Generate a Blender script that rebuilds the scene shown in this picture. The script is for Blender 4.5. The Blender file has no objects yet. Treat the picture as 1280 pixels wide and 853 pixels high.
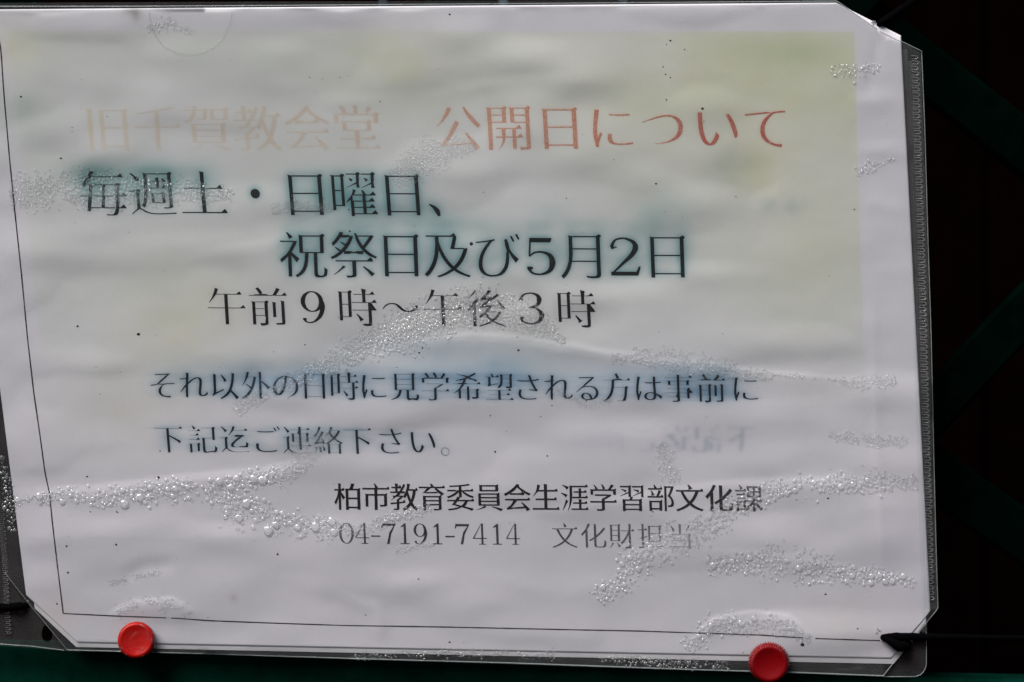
import bpy, bmesh, math, random
import numpy as np
from mathutils import Vector, Matrix

rnd = random.Random(7)
rng = np.random.default_rng(11)
scene = bpy.context.scene
COL = scene.collection

# ------------------------------------------------------------------ camera, light, exposure
MM = 0.001
S = 0.26 * MM                      # metres per photograph pixel on the notice's plane
Z0 = 1.45                          # height of the picture centre above the ground
LENS, SENSOR = 100.0, 36.0
DIST = 1280 * S * LENS / SENSOR

cam = bpy.data.cameras.new('camera')
cam.lens = LENS; cam.sensor_width = SENSOR; cam.clip_start = 0.01; cam.clip_end = 50
cam.dof.use_dof = True; cam.dof.focus_distance = DIST; cam.dof.aperture_fstop = 5.6
camera = bpy.data.objects.new('camera', cam); COL.objects.link(camera)
camera.location = (0, -DIST, Z0); camera.rotation_euler = (math.radians(90), 0, 0)
scene.camera = camera

SUN_EL, SUN_AZ = 52.0, -38.0       # elevation, degrees left of the viewing axis (behind the camera)
world = bpy.data.worlds.new('World'); scene.world = world; world.use_nodes = True
wn = world.node_tree; bg = wn.nodes['Background']
sky = wn.nodes.new('ShaderNodeTexSky'); sky.sky_type = 'NISHITA'; sky.sun_disc = False
sky.sun_elevation = math.radians(SUN_EL); sky.sun_rotation = math.radians(180 - SUN_AZ + 0)
sky.air_density = 1.0; sky.dust_density = 3.0; sky.ozone_density = 1.0
wn.links.new(sky.outputs[0], bg.inputs[0]); bg.inputs[1].default_value = 0.05
sl = bpy.data.lights.new('sun', 'SUN'); sl.energy = 5.0; sl.angle = math.radians(40); sl.color = (1.0, 0.955, 0.92)
sun = bpy.data.objects.new('sun', sl); COL.objects.link(sun)
_az, _el = math.radians(SUN_AZ), math.radians(SUN_EL)
sdir = Vector((math.sin(_az) * math.cos(_el), -math.cos(_az) * math.cos(_el), math.sin(_el)))   # towards the sun
sun.rotation_euler = sdir.to_track_quat('Z', 'Y').to_euler(); sun.location = (0, -1, 3)
sky.sun_rotation = math.atan2(sdir.x, sdir.y)

scene.view_settings.view_transform = 'Standard'; scene.view_settings.look = 'None'
scene.view_settings.exposure = 0.80; scene.view_settings.gamma = 1.0
scene.render.engine = 'CYCLES'
scene.cycles.use_denoising = True
scene.cycles.max_bounces = 12; scene.cycles.transparent_max_bounces = 24; scene.cycles.transmission_bounces = 8

# ---- letter outlines (numbers on a grid of 1600 to the em) and the print style made from them
GLYPHS = {
 '2': [[230,352,967,352,967,478,643,478,451,467,563,577,662,685,747,791,817,895,868,998,900,1100,911,1201,903,1285,880,1360,843,1423,792,1475,729,1513,654,1536,569,1544,485,1537,411,1514,343,1478,282,1431,224,1373,309,1290,361,1345,419,1388,482,1416,552,1426,618,1418,672,1396,714,1361,744,1314,761,1258,767,1194,753,1091,710,980,637,861,533,732,398,592,230,438]],
 '、': [[596,262,705,355,594,478,469,603,347,710,243,619,362,513,485,390]],
 '。': [[470,742,406,733,348,709,299,671,261,622,236,564,227,499,236,434,261,375,299,326,348,288,406,263,470,255,535,263,594,288,643,326,681,375,706,434,715,499,706,564,681,622,643,671,594,709,535,733], [470,336,420,344,375,367,340,402,317,447,309,499,317,550,340,594,375,629,420,652,470,660,522,652,567,629,602,594,625,550,633,499,625,447,602,402,567,367,522,344]],
 '〜': [[914,915,981,854,1047,806,1117,772,1192,751,1274,744,1357,752,1435,776,1508,815,1576,870,1637,939,1691,1023,1578,1084,1533,1014,1479,955,1418,911,1349,883,1276,873,1196,882,1128,907,1066,948,1004,1004,938,1065,871,1113,802,1147,727,1168,644,1175,562,1167,483,1143,410,1104,342,1049,281,979,227,895,341,835,385,905,439,964,501,1008,569,1036,643,1046,723,1037,791,1012,853,971]],
 'い': [[516,1468,361,1471,371,1399,373,1329,376,1133,390,902,415,740,450,609,494,506,546,429,604,377,666,347,731,338,783,346,835,372,885,418,934,487,983,581,1031,702,930,816,902,720,866,632,825,558,780,508,732,489,678,504,630,545,589,611,556,700,531,808,515,934,505,1135,504,1313], [1349,1423,1225,1380,1296,1275,1358,1152,1410,1016,1452,871,1483,723,1503,576,1630,629,1606,797,1562,971,1503,1141,1431,1295]],
 'ご': [[507,1456,507,1327,705,1314,930,1309,1160,1316,1360,1329,1360,1460,1159,1444,929,1437,701,1442], [571,812,441,825,419,721,408,603,419,522,453,454,508,397,583,352,677,320,790,301,921,294,1138,302,1325,322,1466,350,1464,488,1318,455,1131,433,918,426,816,430,731,445,661,468,607,499,569,537,546,582,539,632,547,721], [1405,1635,1319,1599,1389,1489,1450,1375,1536,1415,1473,1528], [1581,1699,1496,1663,1567,1555,1629,1442,1717,1480,1653,1590]],
 'さ': [[659,851,534,879,494,788,467,701,457,614,469,527,502,454,557,393,630,346,722,312,830,292,953,285,1117,290,1254,303,1365,320,1372,448,1251,426,1114,412,959,408,864,413,781,426,712,448,657,478,617,519,592,569,584,629,592,703,618,776], [413,1361,416,1233,659,1219,884,1218,1087,1229,1147,1096,1215,971,1280,865,1015,889,1006,782,1213,764,1391,739,1456,828,1386,913,1324,1008,1262,1121,1207,1242,1376,1270,1538,1308,1523,1432,1348,1386,1167,1354,1123,1497,1093,1627,958,1610,998,1485,1045,1341,855,1334,642,1340]],
 'そ': [[579,1546,585,1415,707,1426,1127,1448,984,1323,791,1162,600,1017,323,985,334,865,630,907,910,935,859,898,809,847,766,785,736,713,724,633,737,536,775,454,839,387,926,337,1037,302,1171,284,1327,283,1354,413,1253,409,1124,418,1063,428,1006,444,955,467,911,498,878,539,856,590,849,652,861,726,894,794,944,854,1007,903,1079,938,1156,958,1336,969,1562,964,1562,1082,1316,1076,1055,1059,801,1036,1279,1429,1365,1488,1284,1580,1197,1565,943,1548,705,1540]],
 'つ': [[277,1186,336,1046,442,1089,595,1147,775,1206,960,1253,1132,1271,1219,1263,1294,1241,1356,1206,1406,1160,1443,1105,1465,1042,1472,972,1450,844,1388,739,1292,655,1167,592,1020,547,855,519,679,507,737,374,940,396,1126,437,1288,500,1422,583,1524,689,1589,817,1611,969,1599,1077,1563,1170,1507,1248,1434,1309,1345,1354,1245,1382,1135,1391,949,1372,757,1328,584,1276,452,1233]],
 'て': [[296,1413,310,1274,544,1311,829,1344,1061,1369,999,1324,938,1267,882,1198,834,1118,796,1029,771,932,763,828,782,688,836,570,919,475,1022,402,1141,349,1267,316,1396,302,1442,435,1329,445,1219,468,1115,507,1025,562,954,638,907,736,890,857,899,941,923,1027,963,1112,1017,1192,1085,1263,1165,1321,1256,1362,1354,1379,1466,1386,1570,1388,1570,1516,1138,1487,438,1421]],
 'に': [[889,1431,889,1303,1099,1290,1339,1290,1546,1303,1546,1432,1343,1415,1101,1413], [951,780,836,792,816,688,809,603,816,542,839,490,877,446,932,410,1003,384,1091,369,1197,363,1352,368,1485,380,1597,397,1594,531,1465,507,1335,494,1197,489,1102,495,1031,510,981,534,949,563,932,597,927,633,933,701], [584,1554,441,1567,430,1453,403,1280,373,1053,358,812,366,609,388,435,417,299,532,307,528,363,536,435,582,600,649,793,582,844,489,611,478,723,475,835,488,1040,520,1263,555,1447]],
 'の': [[921,1378,884,1157,831,947,782,804,733,697,684,624,636,583,590,569,553,577,515,600,481,639,452,695,433,769,425,860,437,955,470,1051,524,1143,597,1227,688,1297,797,1349], [1053,1381,1163,1361,1257,1321,1336,1264,1398,1193,1443,1110,1471,1017,1480,916,1469,805,1436,709,1385,627,1320,560,1244,507,1161,467,1074,442,937,421,1012,302,1164,334,1296,386,1407,457,1495,546,1559,653,1598,775,1611,911,1597,1046,1555,1170,1488,1279,1397,1370,1284,1440,1151,1484,999,1500,838,1482,690,1431,560,1353,453,1251,371,1130,319,994,301,849,309,742,332,649,368,570,413,507,467,461,525,432,585,422,657,436,726,478,790,548,850,644,906,768,958,919,998,1072,1029,1228]],
 'は': [[568,1573,427,1584,417,1471,389,1290,358,1047,344,798,352,596,375,426,405,293,516,301,513,357,520,429,568,593,633,782,568,833,476,598,464,710,460,820,474,1034,505,1271,540,1464], [1240,648,1242,592,1239,542,1227,500,1205,465,1173,439,1127,423,1068,418,1003,423,950,439,908,464,882,499,873,544,883,587,910,623,954,650,1010,667,1077,673,1161,666], [1357,1583,1213,1583,1220,1485,1220,1287,1069,1284,798,1297,798,1177,1066,1166,1220,1169,1236,758,1164,769,1087,772,1003,766,930,748,870,720,821,682,786,638,765,587,758,531,765,473,786,423,821,381,869,347,931,323,1004,308,1090,302,1174,310,1239,331,1290,362,1326,403,1350,451,1363,504,1367,560,1367,593,1488,511,1608,408,1678,515,1588,591,1483,662,1362,721,1351,939,1343,1177,1619,1207,1619,1330,1486,1309,1343,1293,1348,1487]],
 'び': [[1442,1599,1362,1572,1417,1461,1469,1343,1552,1375], [1605,1661,1527,1631,1584,1524,1635,1407,1718,1437], [304,1423,313,1289,403,1303,673,1338,602,1253,534,1156,472,1047,423,927,390,796,377,652,388,546,419,456,469,381,535,323,615,281,708,255,811,247,981,269,1115,332,1216,430,1286,556,1328,703,1346,865,1341,1036,1404,920,1476,815,1557,718,1642,832,1537,942,1456,1058,1396,1177,1353,1294,1323,1407,1303,1509,1177,1472,1213,1354,1243,1113,1244,901,1216,721,1159,575,1073,467,958,401,814,378,745,382,681,398,623,425,573,465,535,521,511,591,502,680,516,817,553,945,606,1062,669,1165,735,1251,796,1318,847,1362,932,1391,894,1503,753,1468,563,1439,390,1423]],
 'る': [[1087,405,958,395,888,401,829,417,784,443,755,477,745,520,755,559,782,592,823,614,873,622,930,615,980,594,1021,561,1053,517,1075,465], [540,1530,545,1397,651,1407,1140,1429,769,1116,339,758,430,664,514,746,594,817,672,876,753,922,840,956,935,976,1042,983,1128,976,1204,956,1270,924,1325,882,1366,831,1391,773,1400,708,1392,634,1367,570,1326,515,1270,470,1201,435,1187,499,1162,558,1127,610,1081,654,1023,688,954,710,874,718,805,710,745,689,696,655,659,613,636,564,628,510,639,447,671,392,722,347,791,313,877,291,978,283,1116,293,1236,322,1337,369,1418,432,1478,510,1516,602,1528,707,1517,796,1484,876,1432,945,1363,1003,1279,1046,1181,1073,1073,1082,999,1079,925,1069,850,1049,1272,1399,1362,1464,1288,1557,1202,1544,654,1524]],
 'れ': [[628,1503,620,1351,390,1324,286,1322,299,1191,612,1234,601,1076,427,828,246,590,328,480,588,857,587,795,582,386,577,291,716,291,708,389,702,580,702,774,707,963,800,1055,898,1138,998,1207,1092,1253,1177,1269,1221,1265,1257,1250,1284,1225,1300,1188,1306,1138,1290,954,1261,741,1245,542,1251,481,1268,431,1294,392,1330,364,1373,347,1423,341,1503,350,1579,375,1650,417,1717,473,1696,611,1635,554,1574,512,1513,487,1455,478,1417,486,1392,507,1376,538,1372,576,1387,768,1415,984,1431,1174,1425,1234,1406,1287,1375,1329,1332,1361,1277,1381,1209,1388,1107,1371,1001,1326,897,1262,800,1190,716,1118,724,1210,796,1322,750,1378,740,1375,772,1616,622,1621]],
 '・': [[959,1129,905,1120,859,1096,822,1060,798,1013,790,959,798,906,822,859,859,822,905,799,959,790,1013,799,1060,822,1096,859,1120,906,1129,959,1120,1013,1096,1060,1060,1096,1013,1120]],
 '下': [[248,1576,248,1456,865,1456,865,226,991,226,991,1073,1180,965,1360,853,1501,752,1586,860,1423,970,1218,1088,1014,1194,991,1169,991,1456,1672,1456,1672,1576]],
 '事': [[374,561,374,467,894,467,894,358,890,336,878,324,854,320,633,320,658,270,676,219,794,220,882,226,943,239,975,254,998,277,1011,311,1015,358,1015,467,1399,467,1399,397,1520,397,1520,681,1686,681,1686,777,1520,777,1520,977,1015,977,1015,1090,1495,1090,1495,1373,1015,1373,1015,1468,1654,1468,1654,1567,1015,1567,1015,1695,894,1695,894,1567,267,1567,267,1468,894,1468,894,1373,435,1373,435,1090,894,1090,894,977,389,977,389,889,894,889,894,777,237,777,237,681,894,681,894,561], [550,1289,894,1289,894,1175,550,1175], [1015,1289,1373,1289,1373,1175,1015,1175], [1015,889,1399,889,1399,777,1015,777], [1015,681,1399,681,1399,561,1015,561]],
 '以': [[758,1490,852,1363,937,1228,999,1108,1106,1172,1042,1288,955,1420,860,1546], [1376,1632,1356,1346,1319,1097,1263,881,1179,697,1063,544,910,418,713,318,763,267,804,215,927,278,1034,348,1126,427,1206,515,1274,613,1401,479,1514,345,1599,229,1704,307,1604,435,1472,580,1332,720,1388,865,1431,1027,1464,1208,1488,1408,1504,1627], [385,384,446,427,605,511,948,678,916,790,544,616,544,1572,416,1572,416,629,405,578,380,536,349,504,320,483,356,436]],
 '会': [[411,259,508,279,787,307,1408,360,1499,226,1607,291,1512,425,1384,572,1240,712,1140,657,1233,565,1324,465,596,410,709,522,819,645,922,774,1627,774,1627,891,302,891,302,774,759,774,653,640,556,533,491,467,445,426,405,398,369,382], [966,1695,883,1589,780,1486,660,1389,526,1299,381,1217,227,1145,275,1096,315,1041,452,1109,582,1185,582,1087,1344,1087,1344,1199,603,1199,735,1292,856,1393,964,1500,1072,1399,1201,1297,1344,1199,1478,1123,1615,1060,1654,1116,1699,1166,1545,1229,1395,1307,1256,1395,1134,1488,1033,1581,1081,1645]],
 '公': [[678,1648,614,1506,536,1370,446,1244,347,1131,242,1036,352,950,457,1054,557,1176,651,1312,734,1459,806,1613], [1223,1661,1106,1613,1211,1429,1336,1248,1469,1084,1600,950,1647,1004,1701,1052,1571,1172,1440,1324,1319,1492], [417,330,514,349,790,372,1408,414,1515,235,1634,299,1530,466,1393,657,1248,841,1137,790,1333,526,585,483,743,685,894,911,1034,1151,903,1207,798,1009,686,826,586,680,516,590,462,524,415,479,371,456]],
 '前': [[1125,1174,1125,518,1237,518,1237,1174], [1450,1222,1450,374,1447,356,1436,347,1416,344,1205,346,1231,288,1248,231,1358,231,1441,237,1501,251,1532,269,1553,293,1565,328,1568,373,1568,1222], [1316,1703,1248,1572,1165,1442,686,1442,764,1471,696,1582,604,1696,492,1656,576,1548,640,1442,245,1442,245,1332,1674,1332,1674,1442,1301,1442,1443,1661], [814,833,814,672,459,672,459,833], [814,927,459,927,459,1086,814,1086], [345,1188,345,232,459,232,459,577,814,577,814,363,811,347,802,339,785,336,609,338,651,231,785,234,873,251,901,267,918,290,928,321,930,362,930,1188]],
 '化': [[1546,1463,1454,1337,1350,1218,1235,1105,1113,1001,1113,1666,985,1666,985,905,830,805,675,720,723,676,763,629,985,758,985,481,988,412,998,358,1016,316,1044,286,1081,267,1131,256,1193,253,1477,253,1542,260,1592,281,1629,318,1657,373,1676,446,1689,541,1698,657,1636,681,1578,716,1570,576,1560,477,1542,415,1513,382,1471,373,1205,373,1166,375,1140,385,1123,403,1115,434,1113,478,1113,846,1265,965,1409,1095,1542,1236,1661,1386], [660,1695,594,1549,515,1409,426,1278,329,1160,227,1058,271,1000,307,942,400,1041,491,1154,491,224,617,224,617,1341,704,1497,779,1658]],
 '千': [[1427,1674,1204,1617,929,1567,629,1526,329,1493,350,1442,363,1388,892,1447,892,1063,243,1063,243,947,892,947,892,224,1018,224,1018,947,1677,947,1677,1063,1018,1063,1018,1466,1287,1515,1520,1573]],
 '午': [[246,961,246,839,898,839,898,223,1022,223,1022,839,1674,839,1674,961,1022,961,1022,1362,1552,1362,1552,1480,620,1480,691,1669,566,1699,521,1569,466,1444,401,1328,329,1223,250,1134,358,1060,430,1149,499,1250,563,1362,898,1362,898,961]],
 '及': [[304,1608,304,1488,585,1488,585,1356,583,1227,572,1087,548,939,506,789,439,637,345,490,216,349,264,301,305,247,413,361,500,480,568,603,620,727,657,850,683,973,699,1092,768,932,850,786,945,654,1053,537,949,470,839,414,723,368,603,333,641,282,671,227,800,269,922,321,1039,384,1149,457,1251,388,1363,328,1486,277,1619,235,1656,295,1701,347,1574,383,1457,427,1349,480,1250,541,1346,641,1431,756,1505,886,1566,1031,1613,1193,1533,1226,1511,1220,1204,1220,1293,1608], [1153,617,1048,720,958,835,879,962,812,1100,756,1250,710,1410,710,1488,1145,1488,1095,1285,1044,1106,1461,1106,1417,989,1364,882,1301,784,1231,696]],
 '員': [[584,1535,1343,1535,1343,1370,584,1370], [464,1632,464,1271,1469,1271,1469,1632], [513,894,1408,894,1408,780,513,780], [513,696,1408,696,1408,581,513,581], [513,1090,1408,1090,1408,979,513,979], [1090,410,1361,318,1595,221,1698,307,1461,399,1193,488], [395,1180,395,491,694,491,563,424,395,361,222,310,310,223,485,275,661,344,811,421,703,491,1531,491,1531,1180]],
 '土': [[892,1690,892,1180,345,1180,345,1063,892,1063,892,413,243,413,243,296,1677,296,1677,413,1020,413,1020,1063,1575,1063,1575,1180,1020,1180,1020,1690]],
 '堂': [[632,1106,1288,1106,1288,929,632,929], [520,1204,520,833,897,833,897,673,403,673,403,568,897,568,897,374,265,374,265,269,1658,269,1658,374,1017,374,1017,568,1538,568,1538,673,1017,673,1017,833,1407,833,1407,1204], [1388,1683,1320,1572,1240,1464,1314,1437,1017,1437,1017,1696,897,1696,897,1437,614,1437,676,1464,614,1569,529,1677,424,1634,496,1536,553,1437,275,1437,275,1089,387,1089,387,1332,1531,1332,1531,1089,1648,1089,1648,1437,1349,1437,1429,1532,1511,1640]],
 '外': [[529,1696,489,1530,439,1372,377,1226,305,1096,222,985,325,908,410,1032,486,1176,552,1337,857,1337,825,1175,783,1027,732,894,615,985,492,1068,421,988,557,890,679,787,606,669,523,565,431,476,330,400,221,336,275,290,321,237,462,329,591,445,705,586,805,754,888,950,953,1174,999,1429,916,1455,892,1450,590,1450,649,1674], [1137,1695,1137,226,1261,226,1261,1098,1391,984,1512,868,1605,764,1704,849,1593,964,1450,1091,1304,1210,1261,1177,1261,1695]],
 '委': [[1217,720,1162,637,1095,566,1014,505,663,584,774,720], [464,526,870,435,744,396,600,366,438,344,256,330,285,278,305,223,529,247,725,281,895,329,1041,392,1327,311,1557,232,1667,318,1436,393,1159,470,1235,541,1299,624,1351,720,1686,720,1686,824,849,824,924,945,1015,945,1015,1258,1116,1168,1232,1086,1358,1013,1490,952,1621,905,1656,957,1699,1004,1554,1049,1410,1108,1275,1181,1157,1263,1664,1263,1664,1367,1015,1367,1015,1536,1278,1567,1504,1607,1415,1693,1202,1656,937,1627,648,1607,363,1596,379,1550,389,1501,897,1527,897,1367,253,1367,253,1263,756,1263,639,1176,505,1099,361,1036,216,988,257,943,291,892,423,941,554,1004,681,1079,797,1165,897,1258,897,971,812,993,707,824,234,824,234,720,632,720,472,533]],
 '学': [[895,907,895,792,256,792,256,678,895,678,895,374,892,355,880,345,855,341,590,342,621,285,643,227,823,232,938,248,976,264,1000,289,1013,325,1017,373,1017,678,1670,678,1670,792,1017,792,1017,855,1161,926,1296,1010,1413,1102,1335,1161,1309,1154,524,1154,524,1049,1175,1049,1039,970], [838,1669,908,1547,959,1429,608,1429,668,1460,630,1529,574,1606,513,1679,414,1634,491,1532,553,1429,288,1429,288,1111,403,1111,403,1321,1523,1321,1523,1111,1643,1111,1643,1429,1380,1429,1460,1533,1536,1643,1415,1685,1342,1556,1252,1429,991,1429,1074,1461,1043,1539,997,1626,943,1709]],
 '市': [[820,1671,878,1565,927,1460,242,1460,242,1343,892,1343,892,1126,397,1126,397,410,516,410,516,1009,892,1009,892,227,1015,227,1015,1009,1415,1009,1415,563,1412,545,1400,535,1378,531,1145,534,1170,475,1186,416,1308,417,1401,422,1469,437,1502,455,1523,480,1534,516,1538,561,1538,1126,1015,1126,1015,1343,1680,1343,1680,1460,1039,1460,1063,1468,1008,1583,937,1707]],
 '希': [[416,1592,635,1529,863,1455,682,1402,498,1357,313,1322,358,1273,395,1222,594,1268,798,1324,724,1167,253,1167,253,1060,659,1060,569,942,464,834,346,737,216,654,296,563,415,640,524,729,524,317,643,317,643,755,959,755,959,224,1074,224,1074,755,1421,755,1421,459,1418,443,1409,434,1391,432,1196,434,1218,383,1232,330,1341,330,1422,335,1479,347,1509,364,1528,387,1538,417,1541,457,1541,863,1074,863,1074,1020,959,1020,959,863,655,863,731,959,799,1060,1666,1060,1666,1167,860,1167,932,1325,863,1345,1022,1397,1260,1303,1451,1215,1541,1301,1371,1377,1169,1456,1285,1510,1394,1569,1493,1632,1392,1698,1284,1630,1158,1567,1018,1509,751,1594,496,1666]],
 '当': [[353,1581,437,1457,509,1326,560,1209,675,1261,623,1375,548,1503,462,1624], [1440,1639,1382,1504,1309,1363,1236,1239,1340,1199,1456,1385,1570,1596], [344,413,344,293,1423,293,1423,223,1549,223,1549,1129,1023,1129,1023,1695,892,1695,892,1129,376,1129,376,1009,1423,1009,1423,777,429,777,429,662,1423,662,1423,413]],
 '後': [[550,1695,488,1606,409,1517,320,1432,229,1359,296,1271,428,1384,554,1516,659,1653], [716,958,792,973,1010,990,931,889,838,797,735,717,627,649,671,605,708,560,802,624,894,699,981,589,1084,491,938,418,781,363,620,323,654,273,679,219,811,255,939,299,1063,354,1180,419,1284,356,1397,302,1517,258,1643,223,1676,275,1717,325,1558,365,1411,419,1276,488,1359,560,1433,642,1497,733,1549,833,1472,870,1451,865,1055,865,1148,999,1509,1022,1589,889,1688,948,1619,1057,1525,1180,1423,1295,1330,1247,1443,1111,929,1082,1125,1198,1320,1331,1512,1480,1408,1538,1199,1367,902,1357,1002,1442,1101,1538,1196,1640,1084,1690,983,1570,883,1471,817,1412,763,1372,716,1353,753,1242,827,1257,1061,1271,940,1192,858,1143,790,1104,732,1077,684,1065], [969,769,1388,769,1329,689,1258,617,1178,552,1097,618,1027,690], [588,1369,512,1243,420,1123,318,1015,213,923,252,870,283,817,362,888,440,971,440,219,555,219,555,1111,630,1220,695,1330]],
 '担': [[716,402,716,290,1683,290,1683,402], [951,1041,1447,1041,1447,720,951,720], [951,1468,1447,1468,1447,1153,951,1153], [836,1581,836,608,1567,608,1567,1581], [460,1695,460,1372,234,1372,234,1260,460,1260,460,915,214,849,250,732,460,795,460,376,457,358,447,349,429,346,264,347,286,292,301,237,397,238,469,244,520,258,553,282,571,320,577,376,577,830,775,889,761,999,577,947,577,1260,772,1260,772,1372,577,1372,577,1695]],
 '教': [[1169,1695,1137,1537,1097,1386,1047,1244,988,1116,919,1006,862,1047,838,1041,673,1041,774,1159,999,1159,999,1265,849,1265,919,1378,981,1498,1037,1626,926,1658,866,1518,794,1387,713,1265,614,1265,614,1423,814,1423,814,1527,614,1527,614,1695,502,1695,502,1527,291,1527,291,1423,502,1423,502,1265,224,1265,224,1159,630,1159,513,1041,357,1041,357,943,395,943,306,884,213,830,297,739,441,833,574,943,745,943,656,865,563,798,563,681,222,649,237,539,563,574,563,354,561,339,553,332,536,330,366,330,389,278,403,226,496,226,567,231,620,243,647,259,664,281,674,311,676,350,676,587,1010,624,1010,728,676,692,676,771,804,869,919,982,1006,908,1063,996,1114,1095,1154,936,1202,786,1258,648,1184,551,1097,465,995,391,878,326,917,274,950,219,1061,284,1159,358,1246,439,1322,529,1385,437,1455,355,1535,283,1622,223,1662,277,1709,325,1616,384,1533,458,1460,545,1396,644,1462,781,1516,933,1560,1101,1594,1285,1696,1285,1696,1397,1225,1397,1260,1534,1290,1675], [1191,1285,1469,1285,1435,1097,1389,927,1330,776,1272,933,1226,1104]],
 '文': [[836,1667,906,1537,954,1417,1087,1460,1034,1579,961,1706], [240,1413,240,1295,489,1295,566,1119,655,956,758,807,874,672,735,569,580,479,407,404,218,341,259,284,293,227,447,283,592,346,725,417,849,496,962,585,1075,494,1197,414,1329,344,1471,284,1622,235,1662,293,1706,346,1557,390,1417,445,1287,511,1166,588,1055,673,1169,804,1269,951,1357,1114,1432,1295,1685,1295,1685,1413], [966,756,859,876,765,1006,683,1146,614,1295,1296,1295,1231,1140,1154,999,1065,872]],
 '方': [[863,1659,926,1535,972,1418,269,1418,269,1301,705,1301,695,1142,675,981,641,823,586,674,504,536,388,415,234,315,283,271,321,221,441,295,539,381,620,476,683,581,733,692,770,809,796,929,1368,929,1348,695,1324,530,1297,425,1264,371,1231,356,1188,352,1080,354,918,363,947,306,961,247,1114,240,1229,242,1284,249,1329,266,1368,298,1410,368,1443,496,1470,698,1495,988,1499,1046,815,1046,836,1301,1656,1301,1656,1418,982,1418,1095,1468,1045,1582,978,1704]],
 '日': [[564,915,1362,915,1362,465,564,465], [564,1033,564,1466,1362,1466,1362,1033], [441,1586,441,242,564,242,564,346,1362,346,1362,250,1490,250,1490,1586]],
 '旧': [[344,1631,344,224,470,224,470,1631], [721,1584,721,227,842,227,842,346,1453,346,1453,240,1579,240,1579,1584], [842,459,842,924,1453,924,1453,459], [842,1036,842,1471,1453,1471,1453,1036]],
 '時': [[871,686,952,593,1024,494,1074,405,1177,467,1124,556,1050,652,967,742], [1169,1696,1169,1504,833,1504,833,1397,1169,1397,1169,1194,766,1194,766,1086,1380,1086,1380,905,774,905,774,798,1380,798,1380,368,1377,350,1366,341,1346,338,1132,339,1157,282,1172,226,1285,227,1371,233,1432,247,1463,263,1484,287,1495,321,1498,366,1498,798,1685,798,1685,905,1498,905,1498,1086,1701,1086,1701,1194,1287,1194,1287,1397,1634,1397,1634,1504,1287,1504,1287,1696], [625,1017,625,648,393,648,393,1017], [625,1126,393,1126,393,1480,625,1480], [281,1591,281,408,393,408,393,539,739,539,739,1591]],
 '曜': [[1264,1461,1344,1389,1410,1321,1467,1385,1401,1450,1322,1517], [785,1461,932,1321,990,1385,923,1450,842,1517], [954,691,1229,691,1229,579,954,579], [954,777,954,883,1229,883,1229,777], [1178,1089,1229,977,990,977,1053,1095,943,1134,893,1030,828,923,752,820,671,731,753,657,846,763,846,226,954,226,954,288,1682,288,1682,381,1336,381,1336,494,1607,494,1607,579,1336,579,1336,691,1607,691,1607,777,1336,777,1336,883,1653,883,1653,977,1346,977,1277,1121], [954,494,1229,494,1229,381,954,381], [734,1210,766,1118,1066,1261,1066,1132,1167,1132,1167,1637,756,1637,756,1549,1066,1549,1066,1353,886,1272], [1213,1210,1244,1118,1535,1257,1535,1126,1640,1126,1640,1637,1229,1637,1229,1549,1535,1549,1535,1348], [569,1014,569,648,377,648,377,1014], [569,1121,377,1121,377,1476,569,1476], [278,1584,278,410,377,410,377,539,668,539,668,1584]],
 '月': [[491,1610,491,1118,489,1004,480,884,460,763,427,641,376,523,304,412,206,309,256,269,297,223,383,310,451,406,504,508,545,614,574,723,1346,723,1346,403,1342,375,1326,361,1296,355,998,357,1028,295,1049,231,1199,232,1311,239,1389,255,1427,274,1453,303,1468,345,1472,402,1472,1610], [612,1493,1346,1493,1346,1225,612,1225], [612,1111,1346,1111,1346,839,595,839,608,979]],
 '望': [[250,363,250,261,1670,261,1670,363,1018,363,1018,505,1495,505,1495,605,1018,605,1018,739,1571,739,1571,841,358,841,358,739,898,739,898,605,427,605,427,505,898,505,898,363], [381,945,434,969,581,1012,900,1095,902,1196,518,1105,518,1423,959,1423,959,1527,692,1527,654,1611,606,1693,499,1661,566,1527,234,1527,234,1423,403,1423,403,1145,396,1102,379,1071,356,1050,334,1038,361,994], [1037,1639,1037,1473,1033,1337,1023,1226,1003,1138,970,1067,922,1010,855,963,894,921,924,871,996,921,1051,979,1091,1049,1119,1134,1501,1134,1501,1017,1498,1002,1488,994,1471,991,1287,991,1310,941,1327,889,1426,890,1501,894,1555,907,1584,923,1603,946,1613,977,1616,1017,1616,1639], [1151,1549,1501,1549,1501,1431,1149,1431], [1146,1346,1501,1346,1501,1220,1135,1220]],
 '柏': [[454,1693,454,1385,234,1385,234,1273,440,1273,399,1103,345,933,281,777,213,649,249,596,280,537,343,654,402,796,454,953,454,224,566,224,566,1066,689,811,775,908,674,1077,566,1245,566,1273,758,1273,758,1385,566,1385,566,1693], [967,809,1483,809,1483,430,967,430], [967,923,967,1293,1483,1293,1483,923], [1165,1693,1137,1552,1097,1407,847,1407,847,229,967,229,967,315,1483,315,1483,239,1607,239,1607,1407,1218,1407,1304,1674]],
 '毎': [[1367,1172,1352,923,1026,923,1053,1172], [540,1279,491,923,229,923,229,814,473,814,389,349,510,341,529,440,1296,440,1276,374,1253,336,1226,317,1189,312,983,322,1004,274,1012,227,1139,221,1237,223,1285,231,1324,249,1359,282,1390,340,1418,440,1650,440,1650,547,1434,547,1461,814,1693,814,1693,923,1469,923,1487,1220,1488,1279], [646,1172,940,1172,914,923,608,923], [1316,547,977,547,1014,814,1344,814], [548,547,592,814,903,814,866,547], [609,1695,566,1601,510,1502,440,1402,358,1306,262,1217,314,1185,361,1143,452,1232,531,1327,600,1424,1615,1424,1615,1533,665,1533,737,1674]],
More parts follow.
